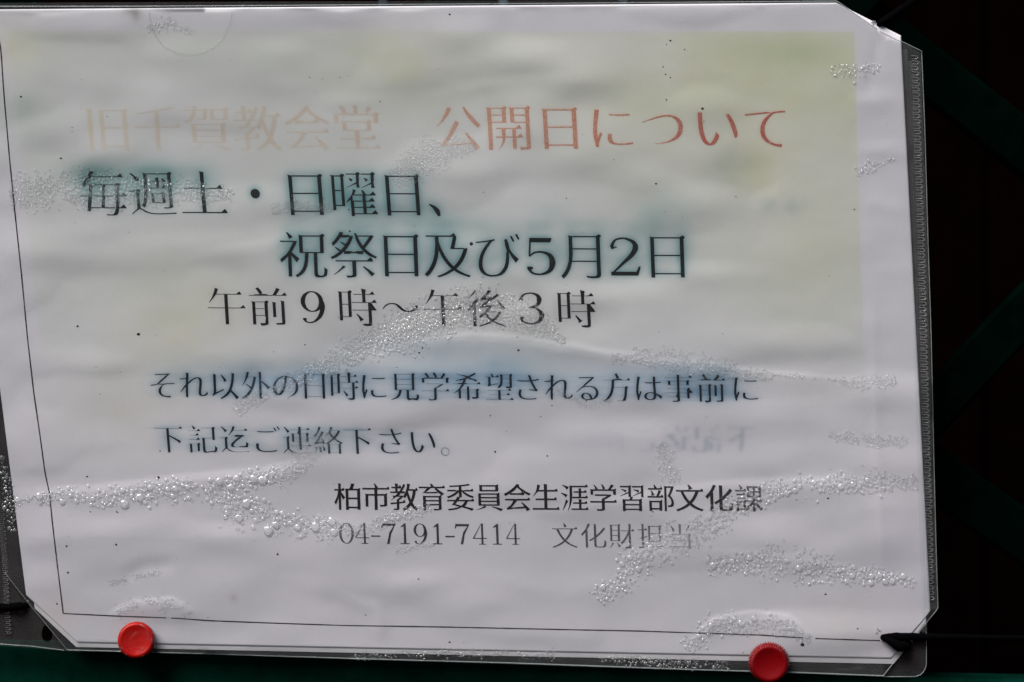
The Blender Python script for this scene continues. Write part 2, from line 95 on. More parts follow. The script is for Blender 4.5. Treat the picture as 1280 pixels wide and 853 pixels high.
 '涯': [[302,1594,403,1538,500,1474,574,1412,644,1511,569,1570,472,1630,371,1680], [221,1162,323,1111,421,1052,496,995,564,1092,488,1148,390,1205,288,1252], [256,315,366,247,486,499,600,768,502,835,378,553], [715,1618,715,1169,713,1030,704,879,685,723,652,567,601,418,528,280,628,224,704,368,758,527,794,694,815,861,826,1022,828,1169,828,1512,1686,1512,1686,1618], [1209,1474,1209,1316,926,1316,926,1217,1209,1217,1209,1015,860,1015,860,913,1675,913,1675,1015,1320,1015,1320,1217,1619,1217,1619,1316,1320,1316,1320,1474], [1209,876,1209,710,886,710,886,609,1209,609,1209,376,785,376,785,274,1694,274,1694,376,1320,376,1320,609,1648,609,1648,710,1320,710,1320,876]],
 '生': [[542,1669,501,1533,449,1403,390,1280,322,1170,246,1076,353,1004,441,1125,521,1268,900,1268,900,915,424,915,424,800,900,800,900,392,248,392,248,275,1677,275,1677,392,1025,392,1025,800,1543,800,1543,915,1025,915,1025,1268,1600,1268,1600,1385,1025,1385,1025,1695,900,1695,900,1385,574,1385,623,1511,663,1642]],
 '祝': [[956,1479,1490,1479,1490,1070,956,1070], [406,1632,491,1526,553,1423,647,1488,583,1587,496,1688], [841,1588,841,961,1009,961,999,831,983,714,956,609,914,517,855,438,775,370,670,314,712,269,745,219,860,285,949,363,1016,455,1063,561,1095,680,1115,813,1127,961,1284,961,1284,390,1286,337,1295,296,1311,266,1337,247,1374,237,1424,234,1567,234,1611,239,1645,258,1670,292,1688,345,1699,419,1706,518,1652,537,1603,566,1600,447,1592,376,1578,342,1555,333,1442,333,1415,337,1402,354,1399,390,1399,961,1608,961,1608,1588], [245,1420,245,1309,641,1309,576,1191,497,1078,408,974,313,882,216,808,246,753,270,689,375,775,478,879,478,226,593,226,593,913,756,712,833,811,606,1039,676,1148,737,1262,788,1380,724,1424,702,1420]],
 '祭': [[1173,584,1358,425,1512,278,1615,346,1455,490,1271,641], [628,644,520,546,397,450,273,368,366,286,490,379,619,488,737,598], [1063,1677,962,1655,1003,1519,1052,1392,1110,1276,1177,1170,1253,1074,691,1074,778,1176,856,1290,922,1416,974,1554,898,1589,878,1584,630,1584,678,1677,561,1696,510,1596,439,1492,350,1390,242,1297,284,1263,320,1222,414,1304,497,1392,568,1485,828,1485,785,1392,732,1305,577,1393,515,1327,676,1228,572,1116,417,1225,345,1164,497,1052,405,988,310,935,213,892,252,847,283,796,415,862,542,946,660,1046,660,964,1268,964,1268,1058,1347,983,1435,916,1531,859,1635,812,1671,866,1714,913,1602,959,1500,1016,1409,1084,1327,1162,1428,1281,1527,1412,1611,1544,1533,1599,1509,1591,1089,1591], [1439,1488,1355,1363,1260,1244,1187,1360,1125,1488], [385,817,385,707,903,707,903,360,901,346,893,337,874,334,691,338,716,282,734,226,870,228,962,243,994,259,1014,283,1025,315,1028,358,1028,707,1554,707,1554,817]],
 '絡': [[472,654,499,473,512,304,609,323,593,491,564,670], [294,667,275,535,250,407,218,296,315,259,362,439,397,649], [633,681,684,525,719,379,811,410,773,553,719,708], [1135,1701,1084,1592,1022,1488,950,1392,870,1307,783,1234,874,1151,955,1224,1031,1309,1105,1196,1197,1084,1071,985,939,904,804,843,844,798,876,748,930,774,930,232,1044,232,1044,286,1488,286,1488,235,1605,235,1605,780,1638,766,1715,867,1585,925,1465,997,1357,1081,1438,1171,1510,1270,1572,1376,1624,1490,1547,1530,1525,1525,1180,1525,1250,1669], [1044,394,1044,702,1488,702,1488,394], [1467,1421,1413,1329,1349,1242,1276,1159,1206,1238,1147,1317,1098,1396,1114,1421], [1001,809,1143,898,1277,1004,1360,933,1450,867,1547,809], [265,736,356,762,675,816,695,721,791,752,751,909,689,1086,598,1062,651,905,409,871,539,1030,663,1207,777,1391,671,1450,614,1341,550,1236,377,1222,470,1353,557,1500,636,1651,528,1698,447,1526,364,1380,307,1292,275,1250,245,1220,218,1206,254,1097,313,1112,484,1135,347,953,301,901,262,865,227,847]],
 '習': [[360,1386,498,1331,614,1269,667,1356,550,1414,413,1463], [1026,1375,1177,1323,1304,1265,1356,1354,1227,1410,1077,1456], [576,539,1354,539,1354,378,576,378], [576,635,576,790,1354,790,1354,635], [310,1623,310,1520,785,1520,785,1306,516,1191,291,1102,334,1003,785,1206,785,995,881,995,833,886,456,886,456,219,576,219,576,283,1354,283,1354,219,1479,219,1479,886,951,886,1022,1012,897,1036,897,1623], [978,1618,978,1516,1471,1516,1471,1317,985,1111,1033,1014,1471,1223,1471,980,1579,980,1579,1618]],
 '育': [[1332,929,1332,804,598,804,598,929], [478,1030,478,223,598,223,598,501,1332,501,1332,360,1328,339,1314,328,1288,323,1020,325,1044,274,1061,224,1255,226,1375,240,1411,255,1435,279,1448,312,1451,358,1451,1030], [598,715,1332,715,1332,589,598,589], [849,1672,926,1535,259,1535,259,1428,683,1428,566,1330,489,1273,432,1238,384,1222,424,1098,512,1116,777,1135,1375,1170,1495,1057,1592,1129,1427,1272,1232,1428,1664,1428,1664,1535,1068,1535,969,1706], [1117,1386,1266,1263,617,1233,741,1324,862,1428,1183,1428]],
 '見': [[572,1266,1346,1266,1346,1102,572,1102], [572,999,1346,999,1346,833,572,833], [572,1532,1346,1532,1346,1367,572,1367], [456,1639,456,726,671,726,654,643,626,569,585,504,528,448,450,400,350,360,222,328,263,277,291,223,432,264,545,314,633,375,698,446,746,528,778,622,799,726,1061,726,1061,405,1065,347,1078,303,1101,272,1137,251,1187,240,1255,237,1514,237,1574,242,1619,260,1651,295,1674,349,1688,425,1698,528,1639,548,1587,577,1582,478,1573,412,1559,373,1537,355,1504,350,1266,350,1224,353,1199,361,1186,377,1183,405,1183,726,1467,726,1467,1639]],
 '記': [[305,1220,305,1126,787,1126,787,1220], [275,996,275,900,819,900,819,996], [227,1445,227,1346,868,1346,868,1445], [414,1653,491,1552,547,1453,644,1511,588,1606,507,1704], [935,1607,935,1492,1477,1492,1477,1082,956,1082,956,446,960,379,975,330,1001,294,1041,272,1097,260,1170,256,1482,256,1543,261,1591,276,1628,304,1655,347,1674,407,1687,487,1696,587,1637,606,1584,635,1577,521,1567,445,1548,399,1519,376,1475,370,1180,370,1126,373,1095,384,1080,407,1076,446,1076,969,1477,969,1477,883,1597,883,1597,1607], [294,779,294,237,401,237,401,310,791,310,791,779], [401,680,684,680,684,410,401,410]],
 '課': [[291,1212,291,1116,759,1116,759,1212], [291,1001,291,907,759,907,759,1001], [226,1423,226,1324,812,1324,812,1423], [406,1653,473,1544,524,1439,622,1495,568,1596,497,1701], [291,788,291,245,397,245,397,322,771,322,771,374,838,296,932,366,1024,455,1110,557,1185,668,1185,226,1300,226,1300,680,1373,572,1455,470,1542,380,1629,307,1667,356,1712,398,1617,468,1523,556,1436,657,1362,763,1672,763,1672,870,1300,870,1300,1004,1624,1004,1624,1627,870,1627,870,1004,1185,1004,1185,870,809,870,809,763,1127,763,1054,654,967,553,871,464,771,395,771,788], [977,1268,1189,1268,1189,1102,977,1102], [1295,1268,1512,1268,1512,1102,1295,1102], [977,1528,1189,1528,1189,1365,977,1365], [1295,1528,1512,1528,1512,1365,1295,1365], [397,688,663,688,663,422,397,422]],
 '財': [[409,593,358,482,291,379,213,294,310,223,392,319,466,437,524,565], [636,549,734,413,806,283,908,338,833,463,732,593], [413,1234,743,1234,743,1030,413,1030], [413,935,743,935,743,728,413,728], [413,1533,743,1533,743,1329,413,1329], [299,1632,299,629,862,629,862,1632], [1373,1690,1373,1314,911,1314,911,1202,1330,1202,1261,1050,1177,905,1083,772,982,657,876,566,919,525,958,478,1073,588,1183,723,1284,878,1373,1047,1373,376,1370,354,1358,343,1338,339,1145,341,1170,282,1186,223,1293,225,1372,233,1427,248,1457,266,1477,292,1488,328,1491,376,1491,1202,1698,1202,1698,1314,1491,1314,1491,1690]],
 '賀': [[1178,1514,1496,1514,1496,1298,1178,1298], [1068,1608,1068,1202,1613,1202,1613,1608], [566,860,1372,860,1372,750,566,750], [566,673,1372,673,1372,561,566,561], [566,1046,1372,1046,1372,939,566,939], [449,1127,449,481,1491,481,1491,1127], [1093,398,1348,307,1549,223,1674,286,1452,374,1186,461], [716,464,579,404,415,351,245,309,334,219,504,272,677,339,827,414], [534,1695,523,1583,259,1583,259,1484,502,1484,474,1407,433,1340,377,1281,305,1231,213,1190,251,1148,280,1102,374,1145,450,1196,510,1256,557,1324,592,1400,617,1484,854,1484,839,1354,820,1301,802,1291,772,1289,612,1297,632,1248,641,1199,820,1198,857,1202,887,1213,911,1233,936,1284,953,1381,966,1538,967,1583,636,1583,647,1695]],
 '迄': [[267,1605,404,1468,512,1337,604,1410,536,1493,447,1585,353,1671], [918,1696,860,1559,787,1429,701,1312,608,1214,708,1140,806,1251,897,1385,1651,1385,1651,1495,959,1495,1034,1666], [811,1214,811,1106,1212,1106,1030,980,906,883,829,810,787,754,771,711,767,675,773,631,792,594,823,565,867,544,925,531,998,526,1467,526,1520,529,1563,540,1597,562,1624,597,1643,651,1657,725,1666,822,1611,838,1559,862,1554,763,1544,698,1527,661,1504,644,1472,640,993,641,950,644,918,652,897,667,890,689,899,722,939,772,1035,852,1209,974,1483,1150,1504,1172,1421,1217,1394,1214], [579,1106,238,1106,238,993,462,993,462,550,388,509,308,444,226,360,302,258,362,335,420,399,472,443,516,459,557,444,608,408,668,365,757,321,857,294,975,281,1113,277,1667,293,1679,353,1701,411,1421,391,1114,382,988,385,876,395,779,418,695,457,579,541]],
 '連': [[293,1618,416,1465,515,1322,612,1393,509,1531,384,1677], [719,1341,719,822,1077,822,1077,708,620,708,620,606,1077,606,1077,424,1194,424,1194,606,1672,606,1672,708,1194,708,1194,822,1565,822,1565,1341,1194,1341,1194,1450,1648,1450,1648,1551,1194,1551,1194,1695,1077,1695,1077,1551,644,1551,644,1450,1077,1450,1077,1341], [831,1039,1077,1039,1077,911,831,911], [1194,1039,1450,1039,1450,911,1194,911], [831,1252,1077,1252,1077,1126,831,1126], [1194,1252,1450,1252,1450,1126,1194,1126], [556,1153,232,1153,232,1041,441,1041,441,539,369,500,290,431,205,338,286,224,341,304,392,372,439,419,480,437,520,420,572,380,633,334,724,288,827,261,949,247,1093,243,1407,250,1683,262,1696,330,1718,392,1423,369,1098,358,965,361,849,372,748,397,662,438,556,515]],
 '週': [[257,1575,353,1488,441,1393,505,1306,604,1381,536,1466,445,1558,349,1640], [1026,900,1269,900,1269,705,1026,705], [934,987,934,619,1367,619,1367,987], [723,1629,723,1220,721,1091,711,952,690,809,653,670,595,542,644,515,689,480,752,617,794,769,818,926,830,1079,833,1220,833,1528,1483,1528,1483,579,1481,561,1471,551,1453,549,1280,550,1301,499,1314,446,1414,447,1488,452,1539,465,1572,489,1590,525,1595,577,1595,1629], [1097,1495,1097,1383,908,1383,908,1295,1097,1295,1097,1166,892,1166,892,1078,1421,1078,1421,1166,1199,1166,1199,1295,1407,1295,1407,1383,1199,1383,1199,1495], [561,1081,250,1081,250,969,446,969,446,491,375,453,301,400,227,338,312,237,374,303,434,359,490,397,539,411,581,398,633,366,695,330,784,294,884,270,998,258,1127,255,1669,270,1681,329,1702,387,1424,368,1129,362,1007,364,898,374,803,394,719,427,629,480,561,512]],
 '部': [[385,1356,447,1213,486,1079,595,1111,572,1195,535,1290,489,1383], [1162,1610,1162,227,1269,227,1269,1500,1527,1500,1450,1287,1360,1068,1434,985,1486,907,1520,835,1538,769,1544,707,1541,654,1528,610,1503,581,1472,568,1437,563,1314,568,1337,510,1346,454,1483,456,1538,467,1583,488,1616,523,1639,570,1652,629,1656,696,1651,764,1634,836,1602,913,1551,995,1477,1082,1581,1322,1675,1562,1594,1615,1575,1610], [555,1672,622,1506,288,1506,288,1397,1042,1397,1042,1506,745,1506,709,1601,662,1701], [852,1388,800,1230,735,1074,242,1074,242,964,1079,964,1079,1074,852,1074,972,1361], [334,817,334,235,448,235,448,310,886,310,886,247,1006,247,1006,817], [448,419,448,708,886,708,886,419]],
 '開': [[1065,887,1065,713,841,713,841,887], [532,713,532,611,732,611,721,551,699,486,664,421,612,358,542,304,622,231,702,300,761,378,801,461,826,540,838,611,1065,611,1065,255,1172,255,1172,611,1389,611,1389,713,1172,713,1172,887,1356,887,1356,987,561,987,561,887,735,887,735,713], [772,1319,772,1180,421,1180,421,1319], [772,1404,421,1404,421,1535,772,1535], [1506,1319,1506,1178,1141,1178,1141,1319], [1506,1404,1141,1404,1141,1535,1506,1535], [1563,1626,1028,1626,1028,1086,1506,1086,1506,381,1503,360,1492,349,1472,346,1274,347,1298,287,1311,227,1420,227,1503,233,1562,248,1591,267,1610,294,1621,331,1624,379,1624,1626], [302,1626,302,223,421,223,421,1087,886,1087,886,1626]],
}
def load_glyphs():
    """outlines in em units round the centre of each letter's box, y up"""
    return {ch: [np.array(c).reshape(-1, 2) / 1600.0 - 0.6 for c in cs] for ch, cs in GLYPHS.items()}

def area2(p):
    q = np.roll(p, -1, axis=0)
    return float((p[:, 0] * q[:, 1] - q[:, 0] * p[:, 1]).sum())

def crossings(p):
    a = p; b = np.roll(p, -1, axis=0); n = len(p)
    def side(o, d, q): return (d[:, None, 0] - o[:, None, 0]) * (q[None, :, 1] - o[:, None, 1]) - (d[:, None, 1] - o[:, None, 1]) * (q[None, :, 0] - o[:, None, 0])
    s1 = side(a, b, a); s2 = side(a, b, b)
    m = (s1 * s2 < -1e-14); m = m & m.T
    i = np.arange(n); m[i, i] = False; m[i, (i + 1) % n] = False; m[(i + 1) % n, i] = False
    return np.nonzero(m.any(axis=1))[0]

def brush(contours, th_h=0.026, th_v=0.066, flair=1.0, kana=False):
    """turn even-width strokes into brush-like print strokes: thin horizontals, full verticals,
    triangles at the right ends, tapered sweeps. Works in em units, y up."""
    cs = [c.copy() for c in contours]
    big = max(cs, key=lambda c: abs(area2(c)))
    if area2(big) < 0:
        cs = [c[::-1].copy() for c in cs]          # interior now on the left of every edge
    # resample long edges
    rs = []
    for c in cs:
        pts = []; n = len(c)
        for i in range(n):
            a, b = c[i], c[(i + 1) % n]
            L = math.hypot(*(b - a))
            if L < 0.004: continue
            k = int(math.ceil(L / 0.05)) if L > 0.125 else 1
            for j in range(k): pts.append(a + (b - a) * j / k)
        if len(pts) >= 3: rs.append(np.array(pts))
    cs = rs
    A = np.concatenate(cs); Bv = np.concatenate([np.roll(c, -1, axis=0) for c in cs])
    D = Bv - A; Ln = np.hypot(D[:, 0], D[:, 1])
    N = np.stack([-D[:, 1], D[:, 0]], 1) / Ln[:, None]     # inward normals
    M = (A + Bv) / 2
    # local thickness by casting a ray inwards from every edge
    H = np.full(len(A), 9.0)
    for i in range(len(A)):
        r = N[i]; den = r[0] * D[:, 1] - r[1] * D[:, 0]
        with np.errstate(divide='ignore', invalid='ignore'):
            w = A - M[i]
            t = (w[:, 0] * D[:, 1] - w[:, 1] * D[:, 0]) / den
            s = (w[:, 0] * r[1] - w[:, 1] * r[0]) / den
        ok = (np.abs(den) > 1e-9) & (t > 1e-4) & (s >= -1e-6) & (s <= 1 + 1e-6)
        if ok.any(): H[i] = t[ok].min()
    short = H[H < 0.13]
    med = float(np.median(short)) if len(short) else 0.075
    Hc = np.where(H < 0.13, H, med)
    hz = np.abs(N[:, 1]) ** (5 if not kana else 3)
    want = th_v + (th_h - th_v) * hz
    want = np.minimum(want, Hc * 1.35) * np.clip(Hc / 0.078, 0.75, 1.05)
    T = (Hc - want) / 2
    out = []; o = 0
    for c in cs:
        n = len(c); n_ = N[o:o + n]; t_ = T[o:o + n]; h_ = Hc[o:o + n]; o += n
        nv = np.zeros_like(c); sharp = np.zeros(n)
        for i in range(n):
            a, b = n_[i - 1], n_[i]; ta, tb = t_[i - 1], t_[i]
            cr = a[0] * b[1] - a[1] * b[0]; sharp[i] = math.degrees(math.asin(max(-1, min(1, cr)))) if a @ b > 0 else math.copysign(90, cr)
            if abs(cr) > 0.35:
                d = np.linalg.solve(np.array([a, b]), np.array([ta, tb]))
                m = math.hypot(*d); lim = 2.2 * max(abs(ta), abs(tb), 1e-4)
                if m > lim: d *= lim / m
            else:
                m = a + b; m /= max(1e-6, math.hypot(*m)); d = m * (ta + tb) / 2
            nv[i] = c[i] + d
        # tapers from the end caps of sloping strokes
        seg = np.hypot(*(np.roll(c, -1, axis=0) - c).T)
        extra = np.zeros((n, 2))
        for i in range(n):
            j = (i + 1) % n
            if 0.03 < seg[i] < 0.115 and sharp[i] > 50 and sharp[j] > 50 and flair > 0:
                out_n = -n_[i]; ang = math.degrees(math.atan2(out_n[1], out_n[0])) % 360
                if 188 < ang < 264: Lt, k = (0.42, 0.88)
                elif 97 < ang < 172: Lt, k = (0.26, 0.55) if not kana else (0.12, 0.25)
                elif kana and 150 < ang < 300: Lt, k = (0.12, 0.35)
                elif 280 < ang < 352: Lt, k = (0.22, -0.35)
                else: continue
                for dr, st in ((1, j), (-1, i)):
                    s = 0.0; q = st
                    for _ in range(n):
                        e = q if dr > 0 else (q - 1) % n
                        w = max(0.0, 1 - s / Lt) ** (1.0 if k > 0 else 2)
                        if w <= 0: break
                        extra[q] += n_[e] * (h_[e] / 2 - (t_[e] if k > 0 else 0)) * w * k
                        s += seg[e]; q = (q + dr) % n
                        if abs(sharp[q]) > 40: break
        for _try in range(6):
            bad = crossings(nv + extra)
            if not len(bad): break
            for e in bad:
                for q in range(e - 2, e + 4):
                    extra[q % n] *= 0.3
                    if _try >= 2: nv[q % n] = nv[q % n] * .4 + c[q % n] * .6
        nv = nv + extra
        # triangles and slanted tops
        res = []
        def run(i, dr, hor):
            s = 0.0; q = i
            for _ in range(n):
                e = q if dr > 0 else (q - 1) % n
                if abs(n_[e][1 if hor else 0]) < 0.985: break
                if s > 0 and abs(sharp[q]) > 30: break
                s += seg[e]; q = (q + dr) % n
                if s > 0.2: break
            return s
        for i in range(n):
            p = nv[i]
            if flair > 0 and not kana and sharp[i] > 60:
                a, b = n_[i - 1], n_[i]        # ccw: incoming edge a, outgoing b
                # top right corner: incoming goes up (inward normal points left), outgoing goes left (inward normal down)
                if a[0] < -0.97 and b[1] < -0.97 and run(i, 1, True) > 0.10:
                    down = run(i, -1, False)
                    f = flair
                    if down < 0.1 and H[0] is not None:
                        prev = nv[i - 1]
                        res.append(np.array([p[0] + .004, p[1] - .002]))
                        res.append(np.array([p[0] - .040 * f, p[1] + .062 * f]))
                        res.append(np.array([p[0] - .115 * f, p[1] + .002]))
                    else:
                        res.append(np.array([p[0], p[1] - .03 * f]))
                        res.append(np.array([p[0] + .030 * f, p[1] + .004 * f]))
                        res.append(np.array([p[0] - .016 * f, p[1] + .036 * f]))
                        res.append(np.array([p[0] - .075 * f, p[1] + .002]))
                    continue
                # free top of a vertical stroke: right then left corner
                if a[0] < -0.97 and b[1] < -0.97 and seg[i] < 0.1 and run(i, -1, False) > 0.1:
                    res.append(p + np.array([.016, -.010]) * flair); continue
                if a[1] < -0.97 and b[0] > 0.97 and run(i, 1, False) > 0.1:
                    res.append(p + np.array([-.016, .012]) * flair); continue
            res.append(p)
        out.append(np.array(res))
    return out

def ribbon(pts, ws, closed=False, k=10):
    """a pen stroke of changing width as one closed outline"""
    P = np.array(pts, float); W = np.array(ws, float); n = len(P)
    Q = []; R = []
    for i in range(n - 1):
        p0 = P[max(0, i - 1)]; p1 = P[i]; p2 = P[i + 1]; p3 = P[min(n - 1, i + 2)]
        for j in range(k):
            t = j / k
            Q.append(.5 * ((2 * p1) + (-p0 + p2) * t + (2 * p0 - 5 * p1 + 4 * p2 - p3) * t * t + (-p0 + 3 * p1 - 3 * p2 + p3) * t ** 3))
            R.append(W[i] * (1 - t) + W[i + 1] * t)
    Q.append(P[-1]); R.append(W[-1]); Q = np.array(Q); R = np.array(R)
    T = np.gradient(Q, axis=0); T /= np.maximum(1e-9, np.hypot(T[:, 0], T[:, 1]))[:, None]
    Nn = np.stack([-T[:, 1], T[:, 0]], 1)
    return np.concatenate([Q + Nn * R[:, None] / 2, (Q - Nn * R[:, None] / 2)[::-1]])

def poly(*p): return np.array(p, float)

# serif digits as lists of outlines; box: x -0.25..0.25, y 0..0.72 (em)
def ring(cx, cy, rx, ry, tv, th, a0=0, a1=360, n=40):
    a = np.radians(np.linspace(a0, a1, n)); o = np.stack([cx + rx * np.cos(a), cy + ry * np.sin(a)], 1)
    i = np.stack([cx + (rx - tv) * np.cos(a), cy + (ry - th) * np.sin(a)], 1)
    return o, i
def digit(d):
    if d == '0':
        o, i = ring(0, .35, .22, .36, .075, .022); return [[o[:-1], i[:-1][::-1]]]
    if d == '1':
        return [[poly((-.035, .02), (-.035, .60), (-.13, .575), (-.13, .60), (-.01, .71), (.04, .71), (.04, .02), (.15, .015), (.15, -.01), (-.15, -.01), (-.15, .015))]]
    if d == '2':
        return [[ribbon([(-.17, .50), (-.185, .56), (-.13, .67), (.0, .70), (.13, .63), (.16, .52), (.10, .38), (-.05, .20), (-.19, .03)], [.05, .05, .03, .03, .06, .085, .07, .04, .02])],
                [ribbon([(-.16, .52), (-.16, .54)], [.085, .085])],
                [poly((-.21, -.01), (.19, -.01), (.23, .16), (.20, .16), (.165, .06), (-.21, .06))]]
    if d == '3':
        return [[ribbon([(-.17, .55), (-.12, .66), (.0, .70), (.11, .65), (.14, .55), (.10, .43), (-.04, .375)], [.04, .03, .025, .06, .085, .05, .018])],
                [ribbon([(-.04, .375), (.09, .35), (.17, .22), (.12, .06), (-.02, .005), (-.14, .05), (-.185, .14)], [.018, .03, .09, .06, .025, .03, .05])],
                [ribbon([(-.165, .54), (-.165, .57)], [.07, .07])], [ribbon([(-.165, .12), (-.165, .16)], [.075, .075])]]
    if d == '4':
        return [[poly((.04, -.01), (.04, .72), (.105, .72), (.105, -.01))],
                [poly((.05, .72), (.03, .66), (-.19, .215), (.04, .215), (.22, .215), (.22, .185), (-.235, .185), (-.235, .21), (.045, .72))],
                [poly((-.04, .012), (.18, .012), (.18, -.012), (-.04, -.012))]]
    if d == '5':
        return [[poly((-.15, .70), (-.15, .62), (.16, .62), (.18, .70))], [poly((-.15, .70), (-.17, .345), (-.145, .345), (-.125, .70))],
                [ribbon([(-.155, .35), (-.08, .42), (.04, .43), (.15, .36), (.18, .22), (.13, .07), (.0, .005), (-.12, .03), (-.175, .12)], [.018, .03, .035, .07, .09, .06, .03, .035, .05])],
                [ribbon([(-.155, .10), (-.155, .15)], [.08, .08])]]
    if d == '7':
        return [[poly((-.20, .70), (-.22, .54), (-.195, .54), (-.165, .62), (.15, .62), (.21, .66), (.21, .70))],
                [poly((.175, .66), (.02, .40), (-.06, -.01), (.015, -.01), (.07, .34), (.21, .68))]]
    if d == '9':
        o, i = ring(-.01, .475, .19, .235, .075, .022)
        return [[o[:-1], i[:-1][::-1]], [ribbon([(.15, .49), (.165, .36), (.12, .16), (.01, .02), (-.10, .005), (-.155, .07)], [.06, .075, .07, .03, .025, .05])],
                [ribbon([(-.145, .06), (-.145, .10)], [.06, .06])]]
    if d == '-':
        return [[poly((-.15, .235), (.15, .235), (.15, .285), (-.15, .285))]]
# ------------------------------------------------------------------ helpers
def W(px, py, d=0.0):
    """a point of the photograph's pixel grid as a place in the world, d metres behind the notice's plane"""
    k = (DIST + d) / DIST
    return ((px - 640) * S * k, d, Z0 + (426.5 - py) * S * k)

def tag(o, label=None, cat=None, group=None, kind=None):
    if label: o['label'] = label
    if cat: o['category'] = cat
    if group: o['group'] = group
    if kind: o['kind'] = kind
    return o

def mesh_obj(name, verts, faces, mat, parent=None, smooth=False):
    me = bpy.data.meshes.new(name); me.from_pydata([tuple(v) for v in verts], [], faces); me.update()
    if mat: me.materials.append(mat)
    if smooth: me.polygons.foreach_set('use_smooth', [True] * len(me.polygons))
    o = bpy.data.objects.new(name, me); COL.objects.link(o)
    if parent: o.parent = parent
    return o

def np_obj(name, V, F, mat, parent=None, smooth=True):
    """V (n,3), F (m,4) or (m,3) arrays"""
    me = bpy.data.meshes.new(name)
    V = np.asarray(V, dtype=np.float32); F = np.asarray(F, dtype=np.int32); k = F.shape[1]
    me.vertices.add(len(V)); me.vertices.foreach_set('co', V.ravel())
    me.loops.add(F.size); me.loops.foreach_set('vertex_index', F.ravel())
    me.polygons.add(len(F)); me.polygons.foreach_set('loop_start', np.arange(len(F), dtype=np.int32) * k)
    me.update(calc_edges=True); me.validate()
    if smooth: me.polygons.foreach_set('use_smooth', [True] * len(me.polygons))
    if mat: me.materials.append(mat)
    o = bpy.data.objects.new(name, me); COL.objects.link(o)
    if parent: o.parent = parent
    return o

def empty(name, loc):
    o = bpy.data.objects.new(name, None); o.location = loc; o.empty_display_size = 0.01; COL.objects.link(o)
    return o

def parent_keep(ch, par):
    ch.parent = par; ch.matrix_parent_inverse = Matrix.Translation(par.location).inverted()

def material(name):
    m = bpy.data.materials.new(name); m.use_nodes = True
    nt = m.node_tree; nt.nodes.clear()
    out = nt.nodes.new('ShaderNodeOutputMaterial')
    return m, nt, out

def N(nt, kind, **kw):
    n = nt.nodes.new('ShaderNode' + kind)
    for k, v in kw.items():
        if k in n.inputs.keys(): n.inputs[k].default_value = v
        else: setattr(n, k, v)
    return n

def noise(nt, scale, detail=3, rough=0.5, dist=0.0):
    tc = N(nt, 'TexCoord'); n = N(nt, 'TexNoise', Scale=scale, Detail=detail, Roughness=rough, Distortion=dist)
    nt.links.new(tc.outputs['Object'], n.inputs['Vector']); return n

# ------------------------------------------------------------------ numpy fields in photograph pixels
GRIDS = {}
def value_noise(x, y, sx, sy, seed=0, octaves=1):
    r = np.zeros_like(x, dtype=float); amp = 1.0; tot = 0.0
    for o in range(octaves):
        if seed + 31 * o not in GRIDS: GRIDS[seed + 31 * o] = np.random.default_rng(seed + 31 * o).random((256, 256))
        g = GRIDS[seed + 31 * o]
        u = x / sx * 2 ** o + 57.3; v = y / sy * 2 ** o + 91.7
        i = np.floor(u).astype(int); j = np.floor(v).astype(int); f = u - i; h = v - j
        f = f * f * (3 - 2 * f); h = h * h * (3 - 2 * h)
        a = g[j % 256, i % 256]; b = g[j % 256, (i + 1) % 256]; c = g[(j + 1) % 256, i % 256]; d = g[(j + 1) % 256, (i + 1) % 256]
        r += amp * ((a * (1 - f) + b * f) * (1 - h) + (c * (1 - f) + d * f) * h); tot += amp; amp *= 0.5
    return r / tot

def seg_dist(x, y, pts):
    """distance to a polyline, with its sign (positive below it), and how far along"""
    best = np.full(x.shape, 1e9); sg = np.ones(x.shape); al = np.zeros(x.shape); n = len(pts) - 1
    for k in range(n):
        ax, ay = pts[k][:2]; bx, by = pts[k + 1][:2]; dx, dy = bx - ax, by - ay
        t = np.clip(((x - ax) * dx + (y - ay) * dy) / (dx * dx + dy * dy), 0, 1)
        d = np.hypot(x - ax - t * dx, y - ay - t * dy)
        s = np.sign((x - ax) * -dy + (y - ay) * dx)
        m = d < best; best = np.where(m, d, best); sg = np.where(m, s, sg); al = np.where(m, (k + t) / n, al)
    return best, sg, al

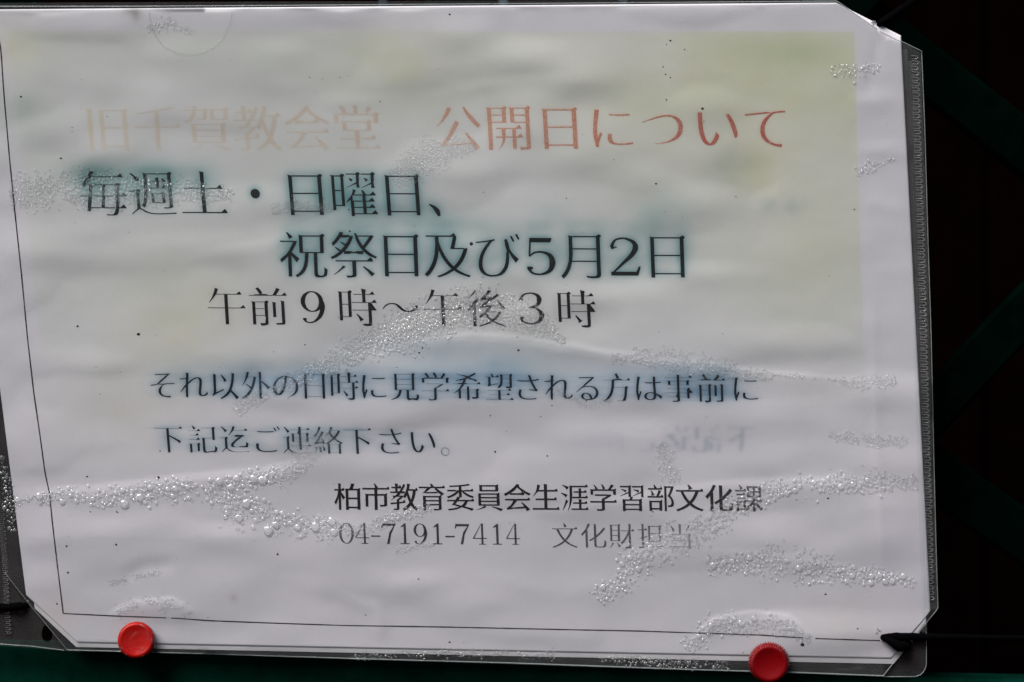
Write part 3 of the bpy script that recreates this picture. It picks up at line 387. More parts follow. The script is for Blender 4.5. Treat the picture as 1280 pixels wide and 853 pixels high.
# folds of the wet paper: (points, width, height in px, kind) ; 'r' = ridge, 's' = step that stands out below the line
FOLDS = [
    ([(0, 610), (110, 606), (230, 592), (330, 583), (410, 566)], 16, 1.6, 's'),
    ([(60, 640), (200, 660), (330, 690), (520, 700)], 30, 1.0, 'r'),
    ([(230, 312), (330, 298), (420, 262), (520, 230)], 14, 0.9, 's'),
    ([(0, 330), (90, 318), (200, 306)], 22, 0.4, 'r'),
    ([(430, 452), (520, 424), (590, 414), (660, 420), (720, 432), (790, 445), (870, 450), (960, 462), (1060, 470), (1140, 474)], 9, 1.3, 's'),
    ([(700, 428), (750, 440), (820, 448)], 4, 0.9, 'r'),
    ([(60, 100), (170, 108), (280, 96), (360, 84)], 18, 0.9, 'r'),
    ([(540, 100), (580, 112), (640, 102), (760, 96)], 8, 0.55, 'r'),
    ([(380, 130), (460, 126), (540, 118), (620, 106)], 7, 0.5, 'r'),
    ([(30, 190), (120, 200), (230, 205)], 12, 0.4, 's'),
    ([(690, 190), (780, 178), (900, 196)], 30, 1.2, 'r'),
    ([(900, 190), (940, 214), (960, 250)], 22, -1.4, 'r'),
    ([(640, 640), (760, 620), (900, 600), (1140, 592)], 14, 1.2, 's'),
    ([(960, 610), (1030, 620), (1145, 640)], 26, 0.9, 'r'),
    ([(860, 680), (980, 690), (1060, 706), (1150, 722)], 12, 1.0, 's'),
    ([(130, 768), (165, 750), (215, 745), (250, 764)], 8, 1.7, 's'),
    ([(860, 800), (890, 772), (940, 762), (990, 768), (1015, 792)], 7, 1.6, 's'),
    ([(150, 720), (180, 706), (220, 703)], 9, -0.9, 'r'),
    ([(420, 742), (560, 726), (700, 742), (830, 730)], 20, 0.8, 'r'),
    ([(420, 745), (470, 760), (480, 800)], 8, 0.8, 'r'),
    ([(1060, 130), (1120, 118)], 9, 0.7, 'r'), ([(1066, 188), (1124, 182)], 8, 0.6, 'r'), ([(1080, 250), (1130, 262)], 9, 0.6, 'r'),
    ([(1098, 40), (1092, 78), (1086, 120)], 7, -0.8, 'r'),
    ([(1090, 340), (1093, 460), (1098, 600), (1106, 760)], 5, 0.4, 'r'),
    ([(290, 486), (340, 470), (420, 448)], 16, -0.9, 'r'),
    ([(30, 70), (26, 160), (40, 260), (60, 420)], 26, 1.0, 'r'),
]
def h_paper(x, y):
    """how far the paper stands towards the viewer, px"""
    x = np.asarray(x, float); y = np.asarray(y, float)
    h = 1.6 * (value_noise(x, y, 330, 260, 3) - .5) + 0.42 * (value_noise(x + .35 * y, y, 120, 70, 5, 2) - .5)
    h = h + 0.16 * (value_noise(x + .2 * y, y, 46, 20, 8, 2) - .5)
    for pts, w, a, kind in FOLDS:
        xs = [p[0] for p in pts]; ys = [p[1] for p in pts]; R = 4 * w
        m = (x > min(xs) - R) & (x < max(xs) + R) & (y > min(ys) - R) & (y < max(ys) + R)
        if not m.any(): continue
        d, s, al = seg_dist(x[m], y[m], pts)
        fade = np.clip(np.minimum(al, 1 - al) * 5 + .05, 0, 1)
        if kind == 'r': v = a * np.exp(-(d / w) ** 2)
        else:
            u = d * s / w; v = a * np.where(u > 0, np.minimum(u * 1.8, 1) * np.exp(-u * .45), 0)
        h[m] = h[m] + v * fade * (.36 + .22 * (ys[0] > 330))
    return h + 4.0

def surf(px, py, lift=0.0):
    """points on the paper (lift px in front of it) as world coordinates"""
    px = np.asarray(px, float); py = np.asarray(py, float)
    h = h_paper(px, py) + lift
    k = (DIST - h * S) / DIST
    return np.stack([(px - 640) * S * k, -h * S, Z0 + (426.5 - py) * S * k], -1)

# ------------------------------------------------------------------ materials
def m_simple(name, col, rough=0.5, spec=0.5, bump=None, var=0.0, coat=0.0):
    m, nt, out = material(name)
    p = N(nt, 'BsdfPrincipled'); p.inputs['Roughness'].default_value = rough; p.inputs['Specular IOR Level'].default_value = spec
    p.inputs['Coat Weight'].default_value = coat
    nt.links.new(p.outputs[0], out.inputs[0])
    if var:
        n = noise(nt, 60, 5, 0.65); r = N(nt, 'ValToRGB')
        r.color_ramp.elements[0].position = 0.3; r.color_ramp.elements[1].position = 0.75
        r.color_ramp.elements[0].color = tuple(c * (1 - var) for c in col) + (1,)
        r.color_ramp.elements[1].color = tuple(min(1, c * (1 + var)) for c in col) + (1,)
        nt.links.new(n.outputs[0], r.inputs[0]); nt.links.new(r.outputs[0], p.inputs['Base Color'])
    else: p.inputs['Base Color'].default_value = tuple(col) + (1,)
    if bump:
        n = noise(nt, bump[0], 4, 0.6); b = N(nt, 'Bump', Strength=bump[1], Distance=bump[2])
        nt.links.new(n.outputs[0], b.inputs['Height']); nt.links.new(b.outputs[0], p.inputs['Normal'])
    return m

def m_paper():
    m, nt, out = material('wet_paper')
    a = N(nt, 'Attribute', attribute_name='stain')
    n1 = noise(nt, 900, 4, 0.7); n2 = noise(nt, 5200, 2, 0.6)
    mr = N(nt, 'MapRange'); mr.inputs['To Min'].default_value = 0.955; mr.inputs['To Max'].default_value = 1.045
    nt.links.new(n1.outputs[0], mr.inputs['Value'])
    mx = N(nt, 'VectorMath', operation='SCALE'); nt.links.new(a.outputs['Color'], mx.inputs[0]); nt.links.new(mr.outputs[0], mx.inputs['Scale'])
    p = N(nt, 'BsdfPrincipled'); p.inputs['Roughness'].default_value = 0.55; p.inputs['Specular IOR Level'].default_value = 0.1
    nt.links.new(mx.outputs[0], p.inputs['Base Color'])
    b = N(nt, 'Bump', Strength=0.35, Distance=0.00006); nt.links.new(n2.outputs[0], b.inputs['Height'])
    b2 = N(nt, 'Bump', Strength=0.2, Distance=0.00015); nt.links.new(n1.outputs[0], b2.inputs['Height']); nt.links.new(b.outputs[0], b2.inputs['Normal'])
    nt.links.new(b2.outputs[0], p.inputs['Normal']); nt.links.new(p.outputs[0], out.inputs[0])
    return m

def m_ink():
    m, nt, out = material('washed_ink')
    a = N(nt, 'Attribute', attribute_name='ink'); d = N(nt, 'BsdfDiffuse'); t = N(nt, 'BsdfTransparent'); mix = N(nt, 'MixShader')
    nt.links.new(a.outputs['Color'], d.inputs['Color'])
    n = noise(nt, 2300, 3, 0.65)
    inv = N(nt, 'Math', operation='SUBTRACT'); inv.inputs[0].default_value = 1.0; nt.links.new(a.outputs['Alpha'], inv.inputs[1])
    mi = N(nt, 'Math', operation='MINIMUM'); nt.links.new(a.outputs['Alpha'], mi.inputs[0]); nt.links.new(inv.outputs[0], mi.inputs[1])
    ce = N(nt, 'Math', operation='MULTIPLY_ADD'); nt.links.new(n.outputs[0], ce.inputs[0]); ce.inputs[1].default_value = 3.0; ce.inputs[2].default_value = -1.5
    mu = N(nt, 'Math', operation='MULTIPLY_ADD'); mu.use_clamp = True
    nt.links.new(ce.outputs[0], mu.inputs[0]); nt.links.new(mi.outputs[0], mu.inputs[1]); nt.links.new(a.outputs['Alpha'], mu.inputs[2])
    nt.links.new(mu.outputs[0], mix.inputs[0]); nt.links.new(t.outputs[0], mix.inputs[1]); nt.links.new(d.outputs[0], mix.inputs[2])
    nt.links.new(mix.outputs[0], out.inputs[0]); return m

def m_film(name, haze=0.02, rough=0.12, ior=1.20, bump=(70, 0.12, 0.0006), tint=(0.97, 0.98, 0.98), hazecol=(0.75, 0.76, 0.78)):
    m, nt, out = material(name)
    t = N(nt, 'BsdfTransparent'); t.inputs[0].default_value = tint + (1,)
    g = N(nt, 'BsdfGlossy'); g.inputs['Roughness'].default_value = rough
    f = N(nt, 'Fresnel'); f.inputs['IOR'].default_value = ior
    n = noise(nt, bump[0], 3, 0.5, 0.3); b = N(nt, 'Bump', Strength=bump[1], Distance=bump[2])
    nt.links.new(n.outputs[0], b.inputs['Height'])
    nt.links.new(b.outputs[0], g.inputs['Normal']); nt.links.new(b.outputs[0], f.inputs['Normal'])
    mix = N(nt, 'MixShader'); nt.links.new(f.outputs[0], mix.inputs[0]); nt.links.new(t.outputs[0], mix.inputs[1]); nt.links.new(g.outputs[0], mix.inputs[2])
    d = N(nt, 'BsdfDiffuse'); d.inputs[0].default_value = hazecol + (1,)
    n2 = noise(nt, 90, 4, 0.6); mr = N(nt, 'MapRange'); mr.inputs['To Min'].default_value = haze * 0.45; mr.inputs['To Max'].default_value = haze * 1.55
    nt.links.new(n2.outputs[0], mr.inputs['Value'])
    mix2 = N(nt, 'MixShader'); nt.links.new(mr.outputs[0], mix2.inputs[0]); nt.links.new(mix.outputs[0], mix2.inputs[1]); nt.links.new(d.outputs[0], mix2.inputs[2])
    nt.links.new(mix2.outputs[0], out.inputs[0]); return m

def m_water():
    m, nt, out = material('condensed_water')
    t = N(nt, 'BsdfTransparent'); t.inputs[0].default_value = (0.995, 0.997, 1.0, 1)
    r = N(nt, 'BsdfRefraction'); r.inputs['IOR'].default_value = 1.22; r.inputs['Roughness'].default_value = 0.02
    g = N(nt, 'BsdfGlossy'); g.inputs['Roughness'].default_value = 0.17
    f = N(nt, 'Fresnel'); f.inputs['IOR'].default_value = 1.52
    m0 = N(nt, 'MixShader'); m0.inputs[0].default_value = 0.12; nt.links.new(t.outputs[0], m0.inputs[1]); nt.links.new(r.outputs[0], m0.inputs[2])
    mix = N(nt, 'MixShader'); nt.links.new(f.outputs[0], mix.inputs[0]); nt.links.new(m0.outputs[0], mix.inputs[1]); nt.links.new(g.outputs[0], mix.inputs[2])
    d = N(nt, 'BsdfDiffuse'); d.inputs[0].default_value = (.85, .86, .88, 1); mx2 = N(nt, 'MixShader'); mx2.inputs[0].default_value = .07
    nt.links.new(mix.outputs[0], mx2.inputs[1]); nt.links.new(d.outputs[0], mx2.inputs[2]); nt.links.new(mx2.outputs[0], out.inputs[0]); return m

M_PAPER = m_paper(); M_INK = m_ink()
M_FILM = m_film('clear_sleeve_film', haze=0.012)
M_FILM_EDGE = m_film('sleeve_film_overlap', haze=0.02, rough=0.2)
M_WELD = m_film('welded_seam_film', haze=0.02, rough=0.3, bump=(200, 0.2, 0.0003))
M_BACKFILM = m_film('back_pocket_film', haze=0.022, rough=0.35, bump=(60, .3, .0004), hazecol=(0.62, 0.60, 0.62))
M_WATER = m_water()
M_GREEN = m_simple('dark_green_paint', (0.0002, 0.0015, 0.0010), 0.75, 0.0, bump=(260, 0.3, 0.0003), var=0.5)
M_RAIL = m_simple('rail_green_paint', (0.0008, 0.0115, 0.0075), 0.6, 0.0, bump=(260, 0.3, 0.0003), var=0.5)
M_BROWN = m_simple('dark_brown_boards', (0.0010, 0.0003, 0.00025), 0.9, 0.0, bump=(90, 0.6, 0.001), var=0.5)
M_CORD = m_simple('black_elastic', (0.0012, 0.0012, 0.0015), 0.9, 0.0, bump=(2500, 0.8, 0.0004))
M_SPECK = m_simple('mould_speck', (0.02, 0.012, 0.008), 0.9, 0.1)
M_BACKSHEET = m_simple('backing_paper', (0.50, 0.48, 0.50), 0.7, 0.2, bump=(900, 0.4, 0.0002), var=0.06)

# ------------------------------------------------------------------ lattice, rail and boards behind
def beam(name, p0, p1, w, d0, thick, mat, parent=None):
    """flat slat from pixel p0 to p1, w px wide, its front face d0 behind the plane, with eased edges"""
    a = Vector(W(*p0, d0)); b = Vector(W(*p1, d0)); ax = (b - a); L = ax.length; ax.normalize()
    up = Vector((0, 1, 0)).cross(ax); hw = w * S * (DIST + d0) / DIST / 2; e = 0.0012
    prof = [(-hw + e, 0), (hw - e, 0), (hw, e), (hw, thick - e), (hw - e, thick), (-hw + e, thick), (-hw, thick - e), (-hw, e)]
    n = max(2, int(L / 0.02)); V = []; F = []
    for i in range(n + 1):
        wob = 0.0003 * math.sin(i * 1.7 + p0[0]); c = a + ax * (L * i / n)
        for (u, v) in prof: V.append(c + up * (u + wob) + Vector((0, v, 0)))
    k = len(prof)
    for i in range(n):
        for j in range(k): F.append((i * k + j, i * k + (j + 1) % k, (i + 1) * k + (j + 1) % k, (i + 1) * k + j))
    F.append(tuple(range(k - 1, -1, -1))); F.append(tuple(range(n * k, n * k + k)))
    o = mesh_obj(name, V, F, mat); 
    bm = bmesh.new(); bm.from_mesh(o.data); bmesh.ops.recalc_face_normals(bm, faces=bm.faces); bm.to_mesh(o.data); bm.free()
    if parent: parent_keep(o, parent)
    return o

lattice = tag(empty('garden_lattice', W(640, 853, 0.03)), 'dark green wooden lattice of crossed diagonal slats behind the notice', 'lattice')
# front layer: slats rising to the right; back layer: slats falling to the right
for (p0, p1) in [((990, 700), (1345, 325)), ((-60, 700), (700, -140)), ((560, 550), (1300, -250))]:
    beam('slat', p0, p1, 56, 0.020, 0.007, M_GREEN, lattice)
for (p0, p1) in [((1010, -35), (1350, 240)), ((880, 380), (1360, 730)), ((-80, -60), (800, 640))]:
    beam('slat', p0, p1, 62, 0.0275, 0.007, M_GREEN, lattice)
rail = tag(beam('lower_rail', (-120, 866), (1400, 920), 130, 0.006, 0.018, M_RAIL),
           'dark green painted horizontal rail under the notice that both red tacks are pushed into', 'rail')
bk = []
# boarded brown wall far behind, planks upright
wall = tag(empty('boarded_wall', W(640, 900, 0.20)), None, None, None, 'structure')
x = -700
while x < 2100:
    w = 150 + rnd.uniform(-6, 6)
    k = (DIST + .2) / DIST; a = W(x, -300, .20); b = W(x + w - 3, 1200, .20); e = .002; y = .20 + rnd.uniform(0, .002)
    V = [(a[0], y + .015, a[2]), (a[0], y + e, a[2]), (a[0] + e, y, a[2]), (b[0] - e, y, a[2]), (b[0], y + e, a[2]), (b[0], y + .015, a[2])]
    V += [(v[0], v[1], b[2]) for v in V]
    F = [(i, i + 1, i + 7, i + 6) for i in range(5)] + [(0, 5, 4, 3, 2, 1), (6, 7, 8, 9, 10, 11), (5, 0, 6, 11)]
    o = mesh_obj('plank', V, F, M_BROWN); parent_keep(o, wall); x += w

# ------------------------------------------------------------------ the printed notice
G = load_glyphs()
KANA = set("についてびそれのされるはごい〜")
R1 = list(zip("旧千賀教会堂公開日について", [135, 197, 260, 322, 384, 446, 572, 636, 700, 765, 828, 896, 958]))
R2 = list(zip("毎週土・日曜日", [129, 190, 254, 319, 382, 442, 503])) + [('、', 562)]
R3 = list(zip("祝祭日及び5月2日", [379, 442, 501, 559, 621, 675, 730, 781, 834]))
R4 = list(zip("午前9時〜午後3時", [283, 335.5, 391, 446.5, 500, 553.5, 608, 664, 720]))
R5 = list(zip("それ以外の日時に見学希望される方は事前に", [203.5, 241, 280, 319.5, 357, 393, 430, 467, 505.5, 544, 583.5, 624, 660, 697, 734, 771, 810, 848, 889, 932]))
R6 = list(zip("下記迄ご連絡下さい。", [211, 253, 293, 333, 371, 410, 447, 488, 528, 568]))
R7 = list(zip("柏市教育委員会生涯学習部文化課", [435, 470, 505, 540, 575.5, 611, 646.5, 682, 718, 754, 790, 826, 862, 899, 936]))
R8 = list(zip("04-7191-7414文化財担当", [433, 453, 469.6, 486, 506, 525.5, 547, 562.6, 578, 600, 621.5, 641.5, 706, 742, 777, 813, 850]))
# chars, em, y at left / right (and their x), lean, th_h, th_v, flair
ROWS = [
    dict(name='title_line', ch=R1, em=63, y=((135, 161), (958, 159)), lean=(.085, .045), th=(.030, .085), fl=1.0, label='washed-out red title line, palest at its left end'),
    dict(name='printed_line', ch=R2, em=63, y=((129, 241.5), (562, 243)), lean=(.095, .07), th=(.022, .073), fl=1.0),
    dict(name='printed_line', ch=R3, em=64, y=((379, 318), (834, 320)), lean=(.04, .035), th=(.023, .073), fl=1.0),
    dict(name='printed_line', ch=R4, em=52.5, y=((283, 383), (720, 386)), lean=(.06, .045), th=(.013, .080), fl=1.05),
    dict(name='printed_line', ch=R5, em=38.8, y=((203, 481), (932, 486)), lean=(.04, .035), th=(.007, .078), fl=1.0),
    dict(name='printed_line', ch=R6, em=38.8, y=((211, 549), (560, 552)), lean=(.08, .05), th=(.007, .080), fl=1.0),
    dict(name='bold_printed_line', ch=R7, em=36.6, y=((435, 621), (936, 623)), lean=(.03, .03), th=(.060, .112), fl=.8),
    dict(name='printed_line', ch=R8, em=34.5, y=((433, 668), (850, 670.5)), lean=(.035, .03), th=(.030, .082), fl=.9),
]
cache = {}
def outlines(ch, th, fl):
    """glyph as components, each a list of outlines (first filled, others holes)"""
    key = (ch, th, fl)
    if key in cache: return cache[key]
    if ch in '0123456789-': comps = [[np.array(c) for c in part] for part in digit(ch)]
    else:
        if ch == '。':
            a = np.linspace(0, 2 * math.pi, 30)[:-1]; c = np.stack([np.cos(a), np.sin(a)], 1)
            cs = [c * .135 + (-.31, -.33), (c * .112 + (-.31, -.33))[::-1]]
        elif ch == '・':
            a = np.linspace(0, 2 * math.pi, 26)[:-1]; cs = [np.stack([np.cos(a), np.sin(a)], 1) * .092]
        elif ch == '、': cs = [ribbon([(-.42, -.20), (-.34, -.25), (-.27, -.33), (-.235, -.43)], [.015, .06, .10, .05])]; cs = [c if area2(c) > 0 else c[::-1] for c in cs]
        else: cs = brush(G[ch], max(th[0], .026) if ch in KANA else th[0], th[1], fl, kana=ch in KANA)
        outer = [c for c in cs if area2(c) > 0]; holes = [c for c in cs if area2(c) <= 0]
        comps = [[c] for c in outer]
        def inside(p, c):
            q = np.roll(c, -1, axis=0); k = (c[:, 1] > p[1]) != (q[:, 1] > p[1])
            xx = c[:, 0] + (p[1] - c[:, 1]) * (q[:, 0] - c[:, 0]) / np.where(q[:, 1] == c[:, 1], 1e-9, q[:, 1] - c[:, 1])
            return int((k & (xx > p[0])).sum()) % 2 == 1
        for h in holes:
            cand = [cp for cp in comps if inside(h.mean(axis=0), cp[0]) or inside(h[0], cp[0])]
            if cand: min(cand, key=lambda cp: abs(area2(cp[0]))).append(h)
    cache[key] = comps
    return comps

def place(row, ch, cx):
    """component outlines of one character in photograph pixels"""
    (xa, ya), (xb, yb) = row['y']; t = (cx - xa) / (xb - xa); cy = ya + (yb - ya) * t
    lean = row['lean'][0] + (row['lean'][1] - row['lean'][0]) * t; slope = (yb - ya) / (xb - xa); em = row['em']
    res = []
    for comp in outlines(ch, row['th'], row['fl']):
        oc = []
        for c in comp:
            if ch in '0123456789-':
                sx, sy, base = (1.32, 1.02, -.375) if em > 60 else ((1.42, 1.05, -.37) if em > 45 else (1.22, 1.04, -.33))
                if ch in '14-' : sx *= .92
                u = c[:, 0] * em * sx; v = (c[:, 1] * sy + base) * em
            else: u = c[:, 0] * em; v = c[:, 1] * em
            oc.append(np.stack([cx + u - v * lean, cy - v + u * slope], 1))
        res.append(oc)
    return res

def raster(rows, scale=1, mirror=None):
    """coverage of the given rows on a pixel grid (used for where the ink has bled into the paper)"""
    H, Wd = 853 * scale, 1280 * scale; m = np.zeros((H, Wd), bool)
    for row in rows:
        for ch, cx in row['ch']:
            for comp in place(row, ch, cx):
                loc = np.zeros((H, Wd), bool) if False else None
                allp = np.concatenate(comp) * scale
                if mirror is not None: allp[:, 0] = 2 * mirror * scale - allp[:, 0]
                x0, y0 = np.floor(allp.min(axis=0)).astype(int) - 1; x1, y1 = np.ceil(allp.max(axis=0)).astype(int) + 2
                x0, y0 = max(0, x0), max(0, y0); x1, y1 = min(Wd, x1), min(H, y1)
                loc = np.zeros((y1 - y0, x1 - x0), bool)
                for c in comp:
                    p = c * scale
                    if mirror is not None: p = p * (-1, 1) + (2 * mirror * scale, 0)
                    q = np.roll(p, -1, axis=0)
                    for a, b in zip(p, q):
                        if a[1] == b[1]: continue
                        lo, hi = (a, b) if a[1] < b[1] else (b, a)
                        for yy in range(max(y0, math.ceil(lo[1] - .5)), min(y1, math.ceil(hi[1] - .5))):
                            xx = lo[0] + (yy + .5 - lo[1]) * (hi[0] - lo[0]) / (hi[1] - lo[1])
                            k = max(0, int(math.ceil(xx - .5)) - x0)
                            loc[yy - y0, k:] ^= True
                m[y0:y1, x0:x1] |= loc
    return m.astype(float)

def blur(a, sx, sy):
    def k1(s):
        r = max(1, int(3 * s)); x = np.arange(-r, r + 1); k = np.exp(-x * x / (2 * s * s)); return k / k.sum()
    if sx > 0: a = np.apply_along_axis(lambda v: np.convolve(v, k1(sx), 'same'), 1, a)
    if sy > 0: a = np.apply_along_axis(lambda v: np.convolve(v, k1(sy), 'same'), 0, a)
    return a

# ---- stains: a colour for every point of the paper
gy, gx = np.mgrid[0:853, 0:1280].astype(float)
def blob(cx, cy, sx, sy, p=2): return np.exp(-(np.abs((gx - cx) / sx) ** p + np.abs((gy - cy) / sy) ** p))
def sm(x, a, b): t = np.clip((x - a) / (b - a), 0, 1); return t * t * (3 - 2 * t)
def lin(*c): return np.array([((v / 255 + .055) / 1.055) ** 2.4 if v > 10 else v / 255 / 12.92 for v in c])

PAPER_WHITE = np.array([0.596, 0.580, 0.614])
tint = np.ones((853, 1280, 3))                       # multiplies the paper colour
def wash(col, amount):
    """col: the multiplier reached where amount is 1"""
    global tint
    a = np.clip(amount, 0, 1)[..., None]; tint = tint * (1 - a + a * np.array(col))
n_a = value_noise(gx, gy, 140, 110, 21, 3); n_b = value_noise(gx, gy, 40, 30, 22, 3); n_c = value_noise(gx, gy, 9, 9, 23, 2)
st_x = value_noise(gx, gy, 160, 3.2, 24, 2); vn = value_noise(gx, gy, 14, 120, 25, 2)
# the old stain that fills the sheet up to a sharp margin at the top and right
edge_r = 1068 + (gy - 40) * 0.027; top_e = 39 + (gx * 0.001)
inside_ = sm(edge_r - gx, -1.6, 1.6) * sm(gy - top_e, -3, 3)
fade_d = 1 - .8 * sm(gy, 330, 520)
left_in = sm(gx - (2 + gy * .1), 0, 8)
wash((0.945, 0.985, 0.915), inside_ * fade_d * left_in * (.35 + 1.0 * n_a))
wash((0.96, 0.97, 0.80), inside_ * blob(860, 70, 420, 95) * (.25 + .75 * n_a))
wash((0.98, 0.96, 0.76), inside_ * blob(960, 130, 190, 130) * (.3 + .6 * n_b))
wash((0.84, 0.88, 0.74), blob(1000, 68, 60, 18) * .8)
wash((0.96, 0.95, 0.72), blob(490, 80, 70, 40) * .6 * n_b * 1.6)
wash((0.95, 0.93, 0.70), inside_ * blob(945, 215, 36, 30) * .55)
wash((0.97, 0.97, 0.75), inside_ * blob(1010, 320, 90, 90) * .5)
wash((0.97, 0.96, 0.74), blob(225, 395, 70, 60) * .6 * (.4 + n_b))
wash((0.95, 0.95, 0.78), blob(165, 500, 90, 60) * .4 * (.4 + n_b))
wash((0.97, 0.96, 0.80), blob(20, 60, 40, 30) * .8)
# grey green mildew
wash((0.72, 0.77, 0.72), blob(20, 145, 55, 40) * (.5 + .8 * n_b))
wash((0.80, 0.84, 0.80), blob(90, 205, 70, 14) * .7)
wash((0.80, 0.83, 0.78), blob(300, 60, 260, 50) * .35)
wash((0.66, 0.71, 0.68), blob(912, 214, 34, 24) * (.45 + .6 * n_b))
wash((0.72, 0.80, 0.80), blob(840, 262, 40, 26) * .55)
wash((0.78, 0.84, 0.83), blob(955, 262, 60, 18) * .35)
wash((0.84, 0.86, 0.86), blob(280, 150, 300, 120, 3) * .30)
wash((0.86, 0.87, 0.88), blob(760, 690, 160, 60) * .35)
wash((0.84, 0.86, 0.84), blob(370, 455, 90, 14) * .9)
wash((0.80, 0.80, 0.82), blob(1000, 430, 180, 26) * .35)
wash((0.55, 0.55, 0.52), blob(166, 14, 12, 6) * .9); wash((.6, .6, .55), blob(170, 20, 5, 8) * .7)
wash((0.94, 0.88, 0.80), blob(70, 770, 26, 16) * .7)
wash((0.95, 0.92, 0.86), blob(60, 745, 18, 16) * .5); wash((0.95, 0.91, 0.84), blob(1060, 780, 60, 30) * .45)
wash((0.82, 0.76, 0.72), blob(292, 747, 5, 6) * .7)
wash((0.96, 0.94, 0.97), sm(gy, 380, 700) * .7)
wash((0.88, 0.88, 0.885), n_a * .8); wash((0.95, 0.95, 0.955), n_b * .8); wash((0.985, 0.985, 0.985), n_c)
# ink bled out of the letters
r2 = raster([ROWS[1]]); r3 = raster([ROWS[2]]); r4 = raster([ROWS[3]]); r5 = raster([ROWS[4]]); r6 = raster([ROWS[5]]); r1 = raster([ROWS[0]])
TEAL = (0.24, 0.54, 0.54); BLUE = (0.34, 0.60, 0.76); BLUEGREEN = (0.30, 0.56, 0.62)
left2 = sm(gx, 330, 250)
wash(TEAL, np.clip(blur(np.roll(r2, -9, 0), 15, 9) * 3.4, 0, .75) * left2 * sm(gy, 262, 226) * (.6 + .6 * n_b))
wash((.40, .62, .58), blob(115, 220, 34, 14) * .5); wash((.45, .65, .60), blob(190, 214, 60, 11) * .4)
wash(TEAL, np.clip(blur(r2, 4.5, 4.5) * 2.0, 0, .8) * (1 - left2 * .4) * (.7 + .5 * n_b))
wash(BLUEGREEN, np.clip(blur(np.roll(r2, 2, 0), 13, 12) * 2.6, 0, .75) * sm(gx, 300, 380))
wash(BLUEGREEN, np.clip(blur(np.roll(r3, -6, 0), 11, 13) * 1.9, 0, .65) * (.45 + .9 * n_b))
wash((.34, .62, .62), np.clip(blur(np.roll(r3, -17, 0), 9, 5) * 1.2, 0, .7) * (.3 + n_b))
wash(BLUEGREEN, np.clip(blur(r3, 3.2, 3.2) * 1.7, 0, .8))
wash((.45, .66, .64), blob(555, 280, 60, 14) * .55); wash((.45, .66, .64), blob(815, 275, 26, 22) * .5); wash((.5, .66, .7), blob(500, 262, 50, 12) * .4)
wash((.5, .7, .72), blob(690, 268, 22, 14) * .3)
wash((.70, .66, .76), np.clip(blur(r4, 6, 6) * 1.1, 0, .5))
band5 = np.clip(blur(np.roll(r5, -8, 0), 17, 12) * 6.5, 0, .85)
seg5 = .62 + .42 * (sm(gx, 480, 520)) ; seg5 = seg5 * (1 - .45 * sm(gx, 640, 680) * sm(gx, 830, 800)) * (1 - .5 * sm(gx, 905, 930))
wash(BLUE, band5 * seg5 * .68 * (.55 + .7 * n_b) * (.75 + .35 * st_x))
wash((.24, .44, .60), np.clip(blur(r5, 12, 1.0) * 3.0, 0, .8) * seg5 * .75 * (.4 + .8 * st_x))
wash((.45, .62, .72), np.clip(blur(r5, 2.5, 2.5) * 1.8, 0, .7))
for cx, cy, sx, sy, a in [(505, 464, 26, 12, .22), (624, 460, 30, 14, .32), (585, 466, 26, 10, .16), (848, 474, 26, 18, .22), (890, 466, 30, 12, .16), (660, 472, 36, 12, .22), (540, 436, 110, 16, .28), (650, 445, 80, 14, .25), (350, 470, 70, 14, .28), (430, 468, 60, 12, .3), (760, 470, 60, 14, .3)]:
    wash(BLUE, blob(cx, cy, sx, sy) * a * (.5 + .8 * n_b))
wash((.62, .74, .80), np.clip(blur(np.roll(r6, -3, 0), 8, 5) * 3.2, 0, .6) * (.4 + .9 * n_b) * sm(gx, 590, 400))
wash((.50, .66, .74), np.clip(blur(r6, 10, .9) * 2.2, 0, .55) * (.3 + .8 * st_x)); wash((.5, .66, .74), np.clip(blur(r6, 2.2, 2.2) * .9, 0, .5))
wash((.60, .72, .76), blob(365, 542, 60, 8) * .35)
# title bleed
tt = sm(gx, 150, 950)
wash((.97, .90, .74), np.clip(blur(r1, 1.6, 1.6) * 1.2, 0, .8) * (1 - tt) * .5); wash((.95, .68, .62), np.clip(blur(r1, 1.6, 1.6) * 1.0, 0, .7) * tt)
# mirrored ghost of the lettering, offset from the sheet when it was folded wet
gh = raster([ROWS[1], ROWS[5]], mirror=569)
wash((.55, .62, .68), np.clip(blur(gh, 2.2, 1.8) * 1.1, 0, .6) * blob(905, 552, 120, 30, 4))
wash((.60, .66, .70), np.clip(blur(gh, 14, 8) * 1.4, 0, .5) * blob(850, 556, 170, 26, 4) * .8)
wash((.50, .66, .68), np.clip(blur(gh, 5, 4) * 1.2, 0, .5) * blob(975, 262, 36, 16, 4) * .6)
STAIN = PAPER_WHITE[None, None] * tint

def sample(img, px, py):
    x = np.clip(px, 0, 1278.99); y = np.clip(py, 0, 851.99); i = x.astype(int); j = y.astype(int); f = (x - i)[..., None]; h = (y - j)[..., None]
    return (img[j, i] * (1 - f) + img[j, i + 1] * f) * (1 - h) + (img[j + 1, i] * (1 - f) + img[j + 1, i + 1] * f) * h

def color_attr(me, name, rgba):
    at = me.color_attributes.new(name, 'FLOAT_COLOR', 'POINT'); at.data.foreach_set('color', np.asarray(rgba, np.float32).ravel())

